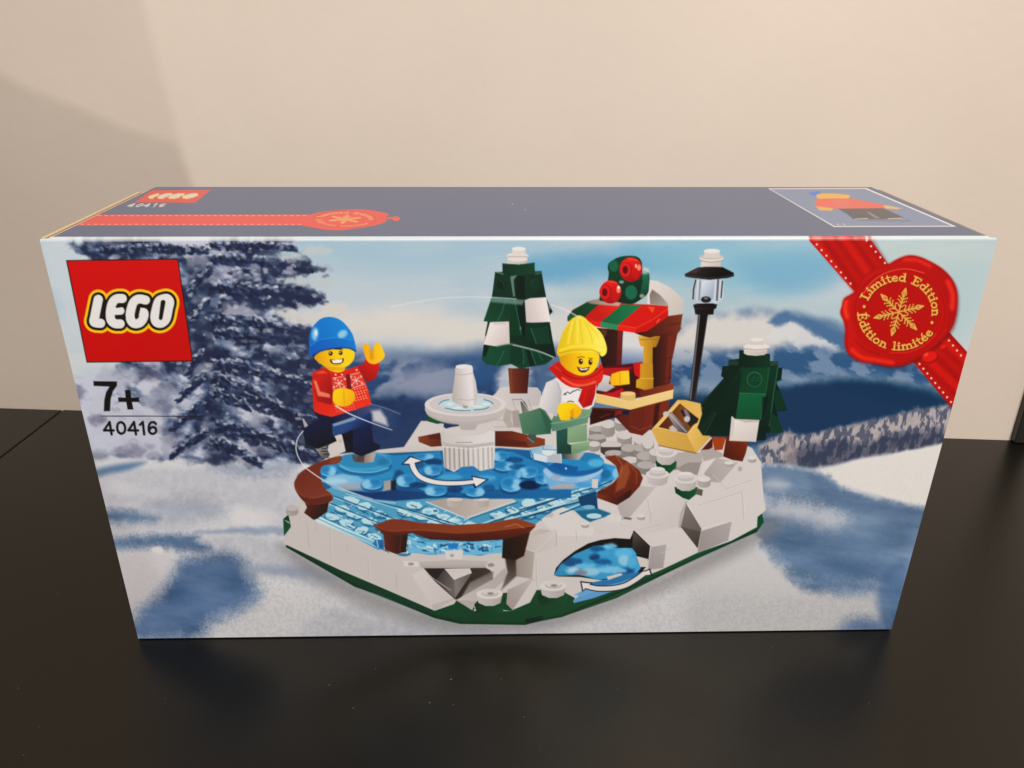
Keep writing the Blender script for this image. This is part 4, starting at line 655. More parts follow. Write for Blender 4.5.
    P(q(515, 380, '42,172 78,172 125,262 60,270'), ((90, 92, 84), (140, 140, 130), (520, 405), (530, 410))); Ln(q(515, 380, '58,172 120,255'), .8, (200, 196, 188), 1, .8); P(q(515, 380, '105,430 172,432 152,520 118,512'), (74, 80, 76)); Ln(q(515, 380, '100,460 150,500'), 1, (150, 150, 146), 1, .7)
    P(q(515, 380, '375,590 560,580 510,640 380,630'), ((60, 66, 62), (176, 172, 164), (562, 456), (580, 456)))
    P(q(515, 380, '330,405 425,382 420,508 452,520 452,592 335,590'), ((44, 84, 74), (32, 66, 58), (560, 435), (566, 450))); P(q(515, 380, '420,380 575,352 578,490 455,502 420,505'), ((134, 164, 126), (120, 150, 114), (575, 430), (580, 440))); P(q(515, 380, '450,512 598,488 590,560 452,592'), ((136, 166, 126), (110, 142, 106), (580, 444), (580, 452))); Ln(q(515, 380, '450,510 598,488'), .7, (184, 206, 166), .9, .7)
    P(q(515, 380, '280,345 330,250 540,200 618,232 600,290 400,340'), ((90, 130, 104), (126, 156, 124), (560, 420), (590, 410))); P(q(515, 380, '275,348 440,315 592,278 580,345 300,412'), ((84, 126, 102), (104, 142, 114), (550, 428), (585, 418))); P(q(515, 380, '28,272 100,255 200,222 290,330 285,430 180,440 60,432'), ((88, 126, 98), (58, 100, 80), (522, 415), (548, 430))); P(q(515, 380, '200,222 240,240 295,330 285,430 255,420'), (52, 88, 72), 2, .8); Ln(q(515, 380, '285,350 440,325 590,285'), .8, (150, 192, 154), 1.2, .7)
    P(q(515, 380, '235,62 300,0 350,-30 420,30 530,75 655,40 645,150 628,205 592,235 530,232 440,178 370,205 330,292 188,212'), ((208, 204, 200), (226, 221, 215), (540, 400), (575, 395))); P(q(515, 380, '250,20 320,-10 365,80 360,190 335,292 190,215 215,120'), ((214, 210, 206), (184, 182, 182), (545, 395), (560, 400))); Ln(q(515, 380, '340,20 368,90 362,180'), 1.2, (150, 146, 146), 1.6, .6)
    P(q(515, 380, '380,85 450,70 525,75 500,180 400,180 375,150'), (230, 226, 222), 2, .7)
    for p in ('390,120 420,95 440,110 470,85', '475,90 500,75 520,85', '420,175 440,168 470,175', '395,108 410,118', '450,100 462,92'): Ln(q(515, 380, p), .9, (48, 46, 48), .9, .85)
    P(q(520, 310, '655,515 725,530 712,590 760,615 690,655 610,640'), ((206, 202, 198), (168, 166, 168), (604, 378), (606, 392)))
    P(q(515, 380, '505,165 540,60 650,40 640,120 615,200 545,225'), ((198, 26, 22), (170, 18, 18), (580, 390), (590, 405))); Ln(q(515, 380, '570,80 540,210'), .8, (224, 60, 48), 1.2, .6); Ln(q(515, 380, '610,70 590,200'), .8, (140, 12, 14), 1.2, .6)
    P(q(520, 310, '322,340 460,330 610,340 632,400 605,470 560,510 490,525 400,505 345,465 322,410'), ((216, 152, 10), (252, 206, 24), (561, 358), (585, 360)), sm=True)
    P(q(520, 310, '733,512 800,490 872,484 878,592 800,602 728,606 720,560'), ((240, 176, 22), (252, 200, 40), (612, 378), (625, 375))); Ln(q(520, 310, '798,492 802,602'), 1, (196, 134, 12), 1.2, .7)
    P(q(515, 380, '340,225 370,190 410,180 480,188 525,225 530,262 500,300 470,305 445,290 440,318 400,322 362,314'), ((252, 206, 14), (240, 176, 8), (565, 408), (575, 416)), sm=True); P(q(515, 380, '440,250 470,225 470,300 450,300'), (206, 140, 6), 2, .7)
    P(q(520, 310, '232,465 305,412 325,430 390,490 500,528 605,485 648,430 668,500 645,580 560,618 480,624 400,615 325,568 250,490'), ((196, 26, 20), (214, 44, 30), (560, 375), (580, 385)), sm=True); Ln(q(520, 310, '305,470 400,535 500,550 600,520 655,470'), 1.2, (140, 12, 12), 1.4, .8, sm=True); Ln(q(520, 310, '340,545 430,596 520,602 600,575'), 2.4, (240, 110, 80), 2, .75, sm=True); Ln(q(520, 310, '275,450 330,490'), 1.6, (232, 70, 52), 1.6, .7); Ln(q(520, 310, '480,622 600,600'), 1.2, (120, 10, 12), 1.6, .6)
    P(q(520, 310, '295,335 320,240 345,170 400,85 440,55 475,43 515,60 552,95 620,150 665,210 692,290 690,345 655,372 625,345 560,338 420,345 350,360 318,372'), ((222, 188, 36), (250, 228, 84), (560, 340), (598, 335)), sm=True)
    for p in ('400,110 370,180 350,270', '440,90 425,180 420,270', '480,80 490,180 500,270', '515,90 560,180 580,260', '540,110 610,190 640,270'): Ln(q(520, 310, p), 1.3, (212, 176, 40), 1.8, .5, sm=True)
    for p in ('420,100 400,180 385,270', '462,80 460,180 460,260', '580,170 625,230 650,290'): Ln(q(520, 310, p), 1.4, (255, 232, 96), 2, .6, sm=True)
    P(q(520, 310, '600,230 660,230 690,300 670,350 610,320'), (252, 230, 110), 4, .55); Ln(q(520, 310, '318,325 400,298 520,285 680,300'), 2.2, (252, 222, 64), 1.8, .7, sm=True); Ln(q(520, 310, '318,345 420,322 560,318 640,345'), 1.2, (200, 148, 4), 1.6, .7, sm=True)
    E(580.8, 361.4, 2.2, 3, (66, 36, 12)); E(590.4, 362.2, 2, 2.9, (66, 36, 12)); E(581.6, 360.4, .7, .8, (250, 240, 220), .8); E(591, 361.2, .6, .8, (250, 240, 220), .8); Ln([(577.4, 357.6), (581, 356.6), (584.4, 357.2)], .9, (120, 66, 12), .9, .85); Ln([(588.4, 358), (592.6, 358.6)], .9, (120, 66, 12), .9, .85)
    P(q(520, 310, '455,455 500,466 560,453 548,482 520,500 490,500 468,485'), (96, 28, 20)); P(q(520, 310, '470,464 505,472 548,462 535,478 490,482'), (244, 238, 230))
    # ---------- motion sweeps printed as thin white arcs
    c.part('printed_motion_arc_1')
    W_ = (226, 226, 226)
    P([(371, 405), (402, 412), (410, 426), (398, 430), (372, 421)], ((120, 130, 160), (40, 56, 96), (372, 412), (402, 424)), 6, .35, lab=False); P([(372, 411), (380, 410), (386, 418), (388, 426), (373, 421)], (214, 208, 206), 5, .85, lab=False)
    Ln([(336, 406), (350, 414), (372, 423), (392, 430)], 1.5, W_, 1, .85, sm=True, w2=.6); Ln([(371, 404), (385, 408), (400, 414)], 1.0, (150, 160, 186), 1.6, .5, lab=False)
    c.part('printed_motion_arc_2')
    Ln([(303, 431), (298, 438), (296, 446), (297.5, 455), (304, 466), (314, 474), (323, 480)], 1.1, W_, .9, .8, sm=True); Ln([(323, 480), (345, 490), (372, 500), (395, 503)], 1.6, (196, 206, 216), 1.4, .6, sm=True, lab=False)
    c.part('printed_motion_arc_3')
    Ln([(391, 307), (430, 299.6), (462, 297), (490, 297.4), (516, 299)], .9, (214, 218, 218), 1.6, .75, sm=True); c.part('printed_motion_arc_4'); Ln([(552, 305), (566, 310), (580, 318)], 1.2, (220, 218, 212), 1.6, .75, sm=True); P([(492, 297), (525, 300), (522, 305), (490, 302)], (150, 172, 158), 3, .6, lab=False)
    c.part('printed_motion_arc_5')
    Ln([(513, 345), (535, 350), (553, 357)], 1.0, (190, 196, 184), 1.4, .7, sm=True)
    # the transparent blue bricks read darker and greener than plain blue; the white bricks creamy
    for nm, k in (('printed_ice_rink', .9), ('printed_turning_plate', .74), ('printed_pond', .74)):
        m = c.L == c.names.index(nm); K = c.C[m]
        ex = np.maximum(0, K[:, 2] - (K[:, 0] + K[:, 1]) / 2)
        K[:, 2] = K[:, 2] * 1.0 - .06 * ex; K[:, 1] *= 1.0; K *= np.clip(k + (1.03 - k) * K.mean(-1) / 165, 0, 1)[:, None]; c.C[m] = K
    for nm in ('printed_spruce_back', 'printed_spruce_front', 'printed_base', 'printed_wreath'):
        m = c.L == c.names.index(nm); K = c.C[m]; gr = sstep(8, 30, K[:, 1] - np.maximum(K[:, 0], K[:, 2]))[:, None]; c.C[m] = K * (1 - gr * np.array((.25, .17, .10)))
    for nm in ('printed_base', 'printed_fountain'):
        m = c.L == c.names.index(nm); br = sstep(70, 130, c.C[m].mean(-1))[:, None]; c.C[m] = c.C[m] * (1 - br + br * np.array((.995, 1.005, 1.025)))
    # ---------- brand square, age mark, item number
    c.part('printed_brand_square')
    P([(66, 260), (178.2, 258.6), (193, 361.6), (86.6, 362.6)], (24, 16, 14), .9); P([(67.4, 261), (177.4, 259.6), (192, 360.6), (87.4, 361.6)], ((200, 8, 4), (190, 6, 2), (100, 262), (140, 360)), .9)
    c.part('printed_brand_name'); paint_brand(c, lambda x, y: (60 + x / 7.111, 250 + y / 7.111), 1 / 7.111)
    c.part('printed_age_mark')
    K = (20, 18, 18)
    P(q(0, 360, '373,84 468,86 468,103 452,125 443,155 440,205 415,205 417,160 424,130 438,106 375,104', 4), K, .9); P(q(0, 360, '500,120 522,120 525,150 556,150 558,168 528,168 534,198 510,198 505,168 474,168 472,150 502,150', 4), K, .9)
    Ln([(101, 416), (202, 416.4)], .9, (40, 38, 42), .8)
    c.part('printed_item_number')
    digits(c, '40416', [(103.6, 434.4), (116.2, 434.4), (128, 434.4), (139.6, 434.4), (147.2, 434.4)], K)
    paint_ribbon_seal(c)

def paint_brand(c, T, k, only=None):
    """the four fat white letters in their black and yellow outlines"""
    Lt = [([(272, 352), (248, 470), (243, 512), (288, 521)], 66), ([(443, 345), (400, 348), (372, 378), (358, 440), (362, 495), (388, 522), (428, 525)], 64), ([(360, 436), (430, 432)], 56),
          ([(608, 356), (560, 348), (524, 372), (503, 430), (500, 485), (522, 520), (562, 520), (590, 490), (597, 448), (572, 438)], 64),
          ([(742, 345), (704, 362), (684, 420), (674, 480), (688, 515), (722, 520), (754, 490), (770, 420), (780, 370), (764, 346), (742, 345)], 64)]
    def st(extra, yy=0): return [(catmull([T(*p) for p in pts], False, 6), (w + extra) * k, None) for pts, w in Lt]
    c.strokes(st(74), (246, 190, 20), .9); c.strokes(st(38), (26, 20, 16), .9)
    c.strokes([([T(318, 360), T(312, 490)], 22 * k, None), ([T(476, 400), T(466, 500)], 18 * k, None), ([T(640, 380), T(630, 500)], 18 * k, None), ([T(560, 420), T(640, 412)], 26 * k, None)], (26, 20, 16), .9)
    for it in st(0): c.strokes([it], (222, 218, 210), .9)
    c.strokes([([T(566, 402), T(640, 412)], 13 * k, None), ([T(733, 372), T(716, 484)], 34 * k, 27 * k), ([T(404, 404), T(470, 396)], 16 * k, None), ([T(404, 476), T(462, 480)], 16 * k, None), ([T(560, 400), T(548, 470)], 30 * k, 22 * k)], (26, 20, 16), .9)

def digits(c, txt, pos, col, s=1.0, w=2.5):
    G = {'4': [[(8, 0), (6, -12.4), (.4, -4), (10, -3.9)]], '0': [[(5, -.6), (2.2, -2.4), (1, -6.4), (1.8, -10.6), (4.6, -12.2), (7.6, -10.4), (9, -6.2), (8, -2.2), (5, -.6)]], '1': [[(4.6, 0), (3.2, -12.4), (.4, -9.6)]],
         '6': [[(8.6, -10.4), (6.6, -12.2), (3.2, -11.4), (1.6, -7.6), (2, -3), (4.8, -.6), (8, -1.6), (9, -4.4), (7.2, -7), (4, -6.8), (2, -4)]]}
    X = {'4': 0, '0': 12.2, '1': 39, '6': 43}
    for ch, (x, y) in zip(txt, pos):
        for g in G[ch]:
            pts = [(x + a * s, y + b * s) for a, b in g]
            c.strokes([(catmull(pts, False, 6) if ch in '06' else pts, w * s, None)], col, .8)
# ---------------------------------------------------------------- ribbon and wax seal
SERIF = {  # strokes in a box one unit high, baseline at 0; (points, closed, weight)
 'L': (.62, [([(.05, 0), (.55, 0), (.55, .22)], 1), ([(.2, 0), (.2, 1)], 1.3), ([(.05, 1), (.36, 1)], .9)]),
 'E': (.66, [([(.05, 0), (.56, 0), (.58, .24)], 1), ([(.2, 0), (.2, 1)], 1.3), ([(.05, 1), (.54, 1), (.56, .78)], .9), ([(.2, .52), (.44, .52)], .9), ([(.44, .4), (.44, .64)], .8)]),
 'i': (.32, [([(.16, 0), (.16, .62)], 1.2), ([(.02, 0), (.3, 0)], .8), ([(.04, .6), (.16, .62)], .8), ([(.15, .88), (.17, .88)], 1.5)]),
 'l': (.32, [([(.16, 0), (.16, 1)], 1.2), ([(.02, 0), (.3, 0)], .8), ([(.04, .98), (.16, 1)], .8)]),
 'm': (.86, [([(.13, 0), (.13, .62)], 1.2), ([(.13, .48), (.28, .62), (.4, .52), (.42, 0)], 1.1), ([(.42, .48), (.58, .62), (.7, .52), (.72, 0)], 1.1), ([(.02, 0), (.22, 0)], .8), ([(.32, 0), (.5, 0)], .8), ([(.62, 0), (.82, 0)], .8), ([(.02, .6), (.13, .62)], .8)]),
 'n': (.58, [([(.13, 0), (.13, .62)], 1.2), ([(.13, .48), (.28, .62), (.41, .52), (.43, 0)], 1.1), ([(.02, 0), (.23, 0)], .8), ([(.33, 0), (.54, 0)], .8), ([(.02, .6), (.13, .62)], .8)]),
 't': (.38, [([(.17, .86), (.17, .12), (.24, 0), (.34, .06)], 1.1), ([(.02, .62), (.34, .62)], .8)]),
 'e': (.5, [([(.08, .34), (.42, .36), (.38, .56), (.24, .63), (.09, .5), (.07, .26), (.16, .04), (.3, 0), (.43, .1)], 1)]),
 'd': (.58, [([(.42, .5), (.28, .62), (.12, .52), (.07, .3), (.13, .07), (.27, 0), (.42, .14)], 1.05), ([(.43, 0), (.43, 1)], 1.2), ([(.32, .98), (.43, 1)], .8), ([(.43, 0), (.54, 0)], .8)]),
 'o': (.54, [([(.26, 0), (.1, .1), (.06, .31), (.12, .54), (.26, .63), (.41, .53), (.46, .31), (.4, .09), (.26, 0)], 1.05)]),
 ' ': (.36, []),
}
def arc_text(c, txt, cx, cy, rx, ry, a0, a1, h, col, under, accents=(), w=.13, shear=0):
    """lettering on a circle: a0..a1 in degrees clockwise from the top; under=True stands the letters on the inside of the lower arc"""
    tot = sum(SERIF[ch][0] for ch in txt); pos = 0; items = []
    for i, ch in enumerate(txt):
        adv, strokes = SERIF[ch]
        strokes = list(strokes)
        if i in accents: strokes.append(([(.24, 1.14 if ch == 'E' else .78), (.38, 1.34 if ch == 'E' else 1.0)], 1))
        for pts, wt in strokes:
            o = []
            for x, y in pts:
                t = (pos + x) / tot; a = math.radians(a0 + (a1 - a0) * t)
                r = (1 - y * h) if under else (1 + y * h)
                o.append((cx + math.sin(a) * rx * r + shear * (-math.cos(a) * ry * r), cy - math.cos(a) * ry * r))
            items.append((o, w * wt * h * min(rx, ry), None))
        pos += adv
    c.strokes(items, col, .8)

def flake(c, cx, cy, rx, ry, rot, col, k=1.0):
    it = []
    for j in range(6):
        a = math.radians(rot + 60 * j); ca, sa = math.cos(a), math.sin(a)
        def T(r, s): return (cx + (ca * r - sa * s) * rx, cy + (sa * r + ca * s) * ry)
        it.append(([T(0, 0), T(.62, 0)], .9 * k, None))
        it.append(([T(.62, 0), T(.78, .085), T(1, 0), T(.78, -.085), T(.62, 0)], .85 * k, None)); it.append(([T(.7, 0), T(.92, 0)], .9 * k, None))
        for r in (.2, .36, .5):
            for s in (-1, 1): it.append(([T(r, 0), T(r + .1, s * .1)], .85 * k, None)); it.append(([T(r + .13, s * .16), T(r + .131, s * .16)], 1.0 * k, None))
    c.strokes(it, col, .8, .95)

def paint_ribbon_seal(c):
    P, Ln, E = c.poly, c.line, c.ell
    RD = (200, 12, 8)
    c.part('printed_ribbon')
    P([(802, 230), (868, 230), (905, 290), (985, 385), (952, 408), (860, 300)], (60, 40, 46), 5, .35, lab=False)
    P([(800, 230), (864, 230), (888, 264), (985, 372), (966, 425), (858, 296)], ((196, 14, 10), (206, 20, 12), (810, 250), (880, 250)))
    rib = [(800, 230), (864, 230), (888, 264), (985, 372), (966, 425), (858, 296)]
    def folds(u, v):
        t = np.where(u + v * .2 < 940, (u - 804.5) - (v - 230) * .70, (u - 858) * .80 - (v - 308) * .86 + 22)
        f = .5 + .5 * np.sin(t * .42) * .7 + .3 * np.sin(t * .21 + 1)
        f = np.clip(f, 0, 1)[..., None]
        return np.array((150, 4, 4.)) * (1 - f) + np.array((198, 26, 14.)) * f, np.full(u.shape, .75)
    c.tint(rib, folds, 1.2)
    def dots(p0, p1, n):
        for i in range(n):
            t = i / (n - 1); x, y = p0[0] + (p1[0] - p0[0]) * t, p0[1] + (p1[1] - p0[1]) * t
            E(x + .4, y + .6, 1.2, 1.2, (120, 6, 6), 1.2, .6); E(x, y, 1.05, 1.05, (248, 196, 172), 1.0)
    dots((812, 239), (850.5, 283.6), 9); dots((866.5, 240.6), (885, 263), 5); dots((919.5, 364), (951, 402), 9); dots((949, 340.5), (961, 355.5), 4)
    c.part('printed_wax_seal')
    body = [(842, 306), (844, 299), (851, 294.5), (858, 289), (861, 281), (868, 273), (880, 267), (889, 264), (898, 259), (908, 255.6), (918, 256.5), (928, 260.5), (941, 268), (951, 278), (956.5, 290), (957, 306), (954, 322), (948, 333), (938, 343), (928, 351), (916, 359), (903, 365), (888, 366), (874, 363), (860, 361), (849, 354), (845, 343), (845.5, 330), (843.5, 320), (840.5, 313)]
    P([(x + 1.5, y + 2.5) for x, y in body], (70, 20, 26), 6, .5, sm=True, lab=False)
    P(body, ((194, 20, 12), (172, 12, 8), (850, 300), (940, 320)), 1.1, sm=True)
    cx, cy = 899, 312
    rim = lambda s, dx=0, dy=0: [(cx + dx + (x - cx) * s, cy + dy + (y - cy) * s) for x, y in body]
    Ln(rim(.985), 3, (160, 6, 6), 3, .55, sm=True, closed=True, lab=False)
    for pts, w, col in (([(846, 302), (845, 309), (847, 317)], 4, (246, 74, 40)), ([(852, 350), (862, 357.5), (876, 360), (892, 362.5)], 4, (240, 62, 34)), ([(905, 259.5), (918, 260.5), (930, 266)], 3, (236, 60, 36)), ([(948, 282), (952.5, 294), (952, 308)], 5, (238, 62, 36)), ([(944, 330), (934, 341), (920, 350)], 4, (232, 52, 30)), ([(862, 287), (868, 279), (880, 272)], 3, (226, 50, 32))):
        Ln(pts, w, col, 5, .75, sm=True, lab=False)
    E(cx + 1, cy + .5, 49, 46.5, (170, 6, 6), 4, .75, lab=False); E(cx + 1, cy + .5, 48, 45.5, (184, 16, 10), 2, 1); E(cx + 1, cy + .5, 46, 43.6, (150, 4, 6), 2, .8); E(cx + 1, cy + 1, 45, 42.6, (186, 12, 8), 2.4); E(cx, cy + 1, 42, 40, (176, 10, 6), 10, .85)
    Ln([(862, 296), (872, 282), (888, 272), (906, 269), (924, 273)], 1.2, (244, 104, 76), 1.4, .7, sm=True, lab=False); Ln([(936, 334), (924, 345), (908, 352), (890, 353)], 1.0, (240, 90, 64), 1.6, .5, sm=True, lab=False); Ln([(855, 340), (866, 350), (880, 354)], 1.0, (130, 4, 6), 1.6, .6, sm=True, lab=False)
    E(930.5, 357.6, 8.2, 5.8, (160, 6, 6), 2, rot=-.35); E(929.6, 356.6, 7.6, 5, (216, 28, 18), 2, rot=-.35); E(926, 354.6, 2.6, 1.5, (242, 96, 66), 2, .7, rot=-.5); E(943, 346.6, 3, 2, (222, 40, 30), 1.6, .8, rot=-.5)
    GD = (224, 174, 82); DK = (120, 20, 8)
    c.part('printed_seal_lettering')
    for col, d in ((DK, .7), (GD, 0)):
        X, Y = cx - .2 + d, cy + d
        arc_text(c, 'Limited Edition', X, Y, 33.5, 31, -69, 98, .245, col, False, w=.19)
        arc_text(c, 'Edition limitee', X, Y, 41, 38, 269.5 , 122, .2, col, True, accents=(0, 13), w=.19)
        E(864.2 + d, 306.6 + d, 1.5, 1.5, col, 1); E(932 + d, 322.6 + d, 1.5, 1.5, col, 1)
    c.part('printed_snowflake')
    flake(c, cx - .2 + .6, cy + .8, 25.5, 24.5, -74, DK, 1.5); flake(c, cx - .2, cy, 25.5, 24.5, -74, GD, 1.55)
# ---------------------------------------------------------------- the printed top panel, in inks
def homog(src, dst):
    A = []
    for (x, y), (u, v) in zip(src, dst):
        A.append([x, y, 1, 0, 0, 0, -u * x, -u * y, -u]); A.append([0, 0, 0, x, y, 1, -v * x, -v * y, -v])
    h = np.linalg.svd(np.array(A, float))[2][-1].reshape(3, 3)
    return lambda x, y: tuple((h @ np.array([x, y, 1.]))[:2] / (h @ np.array([x, y, 1.]))[2])

def paint_top(c):
    P, Ln, E = c.poly, c.line, c.ell
    c.part('top_panel'); c.C[:] = (62, 88, 134); c.L[:] = c.cur
    c.part('top_ribbon')
    P([(60, 225.6), (92, 214.6), (330, 214.4), (330, 225.4)], (238, 44, 28), .7)
    for i in range(36):
        x = 92 + i * 6.4; Ln([(x, 215.6), (x + 2.6, 215.6)], .7, (255, 214, 196), .6, .9); x = 74 + i * 6.8; Ln([(x, 224.3), (x + 2.6, 224.3)], .7, (255, 214, 196), .6, .9)
    c.part('top_wax_seal')
    P([(300, 222), (304, 218), (312, 214), (322, 211.6), (338, 210), (352, 209.2), (366, 209.6), (380, 211.6), (389, 214.2), (386, 217), (388, 219), (383, 223), (372, 226), (352, 229), (338, 230.4), (325, 229.6), (312, 227.4), (303, 225.6)], (238, 44, 28), .8, sm=True)
    E(396, 218.6, 4, 2.4, (240, 60, 44), .8); E(390, 218, 3, 1, (240, 60, 44), .8)
    Ln([(345 + 31 * math.cos(t * .2618), 219 + 8.4 * math.sin(t * .2618)) for t in range(25)], .8, (176, 20, 14), .8, .7)
    c.part('top_seal_lettering')
    arc_text(c, 'Limited Edition', 345, 219.2, 24, 6, -72, 96, .25, (248, 196, 104), False, w=.3)
    arc_text(c, 'Edition limitee', 345, 219.2, 29.5, 7.6, 268, 124, .2, (248, 196, 104), True, w=.24)
    flake(c, 345, 219.2, 17, 4.6, -80, (248, 196, 104), .8)
    c.part('top_brand_square')
    quad = [(152, 190.2), (211, 189.8), (195, 202.8), (134, 202.4)]
    P(quad, (232, 30, 20), .6)
    h = homog([(67.4, 261), (177.4, 259.6), (192, 360.6), (87.4, 361.6)], quad)
    c.part('top_brand_name')
    def T(x, y): return h(60 + x / 7.111, 250 + y / 7.111)
    Lt = [[(272, 352), (245, 505), (288, 521)], [(443, 345), (385, 352), (360, 440), (372, 515), (428, 525)], [(360, 436), (430, 432)], [(608, 356), (550, 350), (503, 430), (510, 515), (570, 516), (595, 450), (572, 438)], [(742, 345), (690, 390), (676, 500), (722, 520), (765, 450), (778, 360), (742, 345)]]
    for w, col in ((4.6, (240, 184, 40)), (2.5, (236, 232, 226))): c.strokes([([T(*p) for p in l], w * .72, None) for l in Lt], col, .7)
    c.part('top_item_number')
    hh = homog([(0, 0), (58, 0), (58, -12.4), (0, -12.4)], [(125, 207), (164.6, 207), (168.6, 203.6), (131.6, 203.6)])
    G = {'4': [(7.2, 0), (5.2, -12.4), (.4, -4.2), (8.8, -4)], '0': [(5, -.6), (2.2, -2.4), (1, -6.4), (4.6, -12.2), (7.6, -10.4), (9, -6.2), (5, -.6)], '1': [(4.6, 0), (3.2, -12.4), (.4, -9.6)], '6': [(8.6, -10.4), (3.2, -11.4), (1.6, -7.6), (4.8, -.6), (9, -4.4), (4, -6.8), (2, -4)]}
    c.strokes([([hh(x0 + a, b) for a, b in G[ch]], .8, None) for ch, x0 in zip('40416', (0, 12, 24, 37, 46))], (236, 236, 236), .6)
    c.part('top_figure_picture')
    P([(768, 188.4), (866.4, 188), (956.6, 226.6), (834, 227)], (246, 247, 248), .6)
    P([(770.6, 189.2), (865, 188.8), (951.6, 225.8), (834.6, 226.2)], (116, 142, 184), .6)
    P(q(760, 180, '312,88 330,76 376,70 392,92 350,104', 6.4), (10, 110, 240), .8); P(q(760, 180, '366,92 440,86 540,92 575,100 550,124 440,126 372,118', 6.4), (240, 186, 40), .8, sm=True)
    P(q(760, 180, '356,126 420,118 580,118 700,140 800,160 800,184 640,182 500,184 420,180 358,172', 6.4), (240, 80, 60), .8); P(q(760, 180, '440,126 560,126 600,170 500,174', 6.4), (226, 110, 100), 1.4, .6); P(q(760, 180, '358,168 430,176 470,182 460,196 380,194', 6.4), (236, 180, 50), .8); P(q(760, 180, '790,160 830,166 905,180 880,188 830,184 800,182', 6.4), (232, 190, 110), .8)
    P(q(760, 180, '500,184 790,180 920,240 880,250 600,252 560,220', 6.4), (46, 50, 66), .8); P(q(760, 180, '680,204 700,206 770,244 740,246', 6.4), (128, 132, 142), .7); Ln(q(760, 180, '610,250 690,246', 6.4), .9, (200, 200, 196), .7); Ln(q(760, 180, '820,248 905,244', 6.4), .9, (200, 200, 196), .7)
    Ln(q(760, 180, '620,256 960,262', 6.4), 1.2, (72, 84, 108), 2, .6)
    Ln(q(760, 180, '496,280 500,288', 6.4), .7, (226, 228, 230), .6); E(837.4, 224.4, .4, .4, (226, 228, 230), .5); E(839.4, 225.2, .4, .4, (226, 228, 230), .5); Ln(q(760, 180, '530,280 545,288', 6.4), .7, (226, 228, 230), .6)
    c.part('top_panel')
    P([(511.6, 204), (513.4, 203.8), (513, 205)], (226, 226, 226), .6); P([(524.6, 209.4), (526.4, 209.4), (525.6, 210.4)], (226, 226, 226), .6)
# ---------------------------------------------------------------- Blender scene
SC = bpy.context.scene
COL = SC.collection
E_FRONT = (0.945, 0.87, 0.745)     # light falling on the front panel, so that ink = seen colour / light

def lin(c):
    c = np.clip(np.asarray(c, float) / 255.0, 0, 1)
    return np.where(c <= 0.04045, c / 12.92, ((c + 0.055) / 1.055) ** 2.4)

def new_mat(name, color=(.8, .8, .8), rough=.5, **kw):
    m = bpy.data.materials.new(name); m.use_nodes = True
    b = m.node_tree.nodes['Principled BSDF']
    b.inputs['Base Color'].default_value = (*color, 1); b.inputs['Roughness'].default_value = rough
    for k, v in kw.items(): b.inputs[k].default_value = v
    return m, m.node_tree.nodes, m.node_tree.links, b

def ink_mat(name, rough, coat, crough, bump=.04):
    m, N, L, b = new_mat(name, rough=rough)
    a = N.new('ShaderNodeAttribute'); a.attribute_name = 'ink'
    t = N.new('ShaderNodeTexCoord'); n = N.new('ShaderNodeTexNoise'); n.inputs['Scale'].default_value = 1500; n.inputs['Detail'].default_value = 2
    mx = N.new('ShaderNodeMix'); mx.data_type = 'RGBA'; mx.blend_type = 'MULTIPLY'; mx.inputs[0].default_value = .10
    L.new(t.outputs['Object'], n.inputs['Vector']); L.new(a.outputs['Color'], mx.inputs[6]); L.new(n.outputs['Fac'], mx.inputs[7]); L.new(mx.outputs[2], b.inputs['Base Color'])
    n2 = N.new('ShaderNodeTexNoise'); n2.inputs['Scale'].default_value = 38; n2.inputs['Detail'].default_value = 3
    bp = N.new('ShaderNodeBump'); bp.inputs['Strength'].default_value = bump; bp.inputs['Distance'].default_value = .002
    L.new(t.outputs['Object'], n2.inputs['Vector']); L.new(n2.outputs['Fac'], bp.inputs['Height']); L.new(bp.outputs['Normal'], b.inputs['Normal']); L.new(bp.outputs['Normal'], b.inputs['Coat Normal'])
    b.inputs['Coat Weight'].default_value = coat; b.inputs['Coat Roughness'].default_value = crough
    return m

def link(o, parent=None):
    COL.objects.link(o)
    if parent: o.parent = parent
    return o

def mesh_obj(name, verts, faces, mat, parent=None, smooth=False):
    me = bpy.data.meshes.new(name); me.from_pydata([tuple(v) for v in verts], [], faces); me.update()
    me.materials.append(mat)
    if smooth: me.polygons.foreach_set('use_smooth', [True] * len(me.polygons))
    return link(bpy.data.objects.new(name, me), parent)

def bm_obj(name, bm, mat, parent=None, smooth=False):
    me = bpy.data.meshes.new(name); bmesh.ops.recalc_face_normals(bm, faces=bm.faces); bm.to_mesh(me); bm.free(); me.materials.append(mat)
    if smooth: me.polygons.foreach_set('use_smooth', [True] * len(me.polygons))
    return link(bpy.data.objects.new(name, me), parent)

def bm_box(bm, x0, x1, y0, y1, z0, z1, bevel=0, seg=2):
    r = bmesh.ops.create_cube(bm, size=1)
    for v in r['verts']:
        v.co.x = x0 + (v.co.x + .5) * (x1 - x0); v.co.y = y0 + (v.co.y + .5) * (y1 - y0); v.co.z = z0 + (v.co.z + .5) * (z1 - z0)
    if bevel:
        es = list({e for v in r['verts'] for e in v.link_edges})
        bmesh.ops.bevel(bm, geom=es, offset=bevel, segments=seg, affect='EDGES', profile=.5)
    return bm

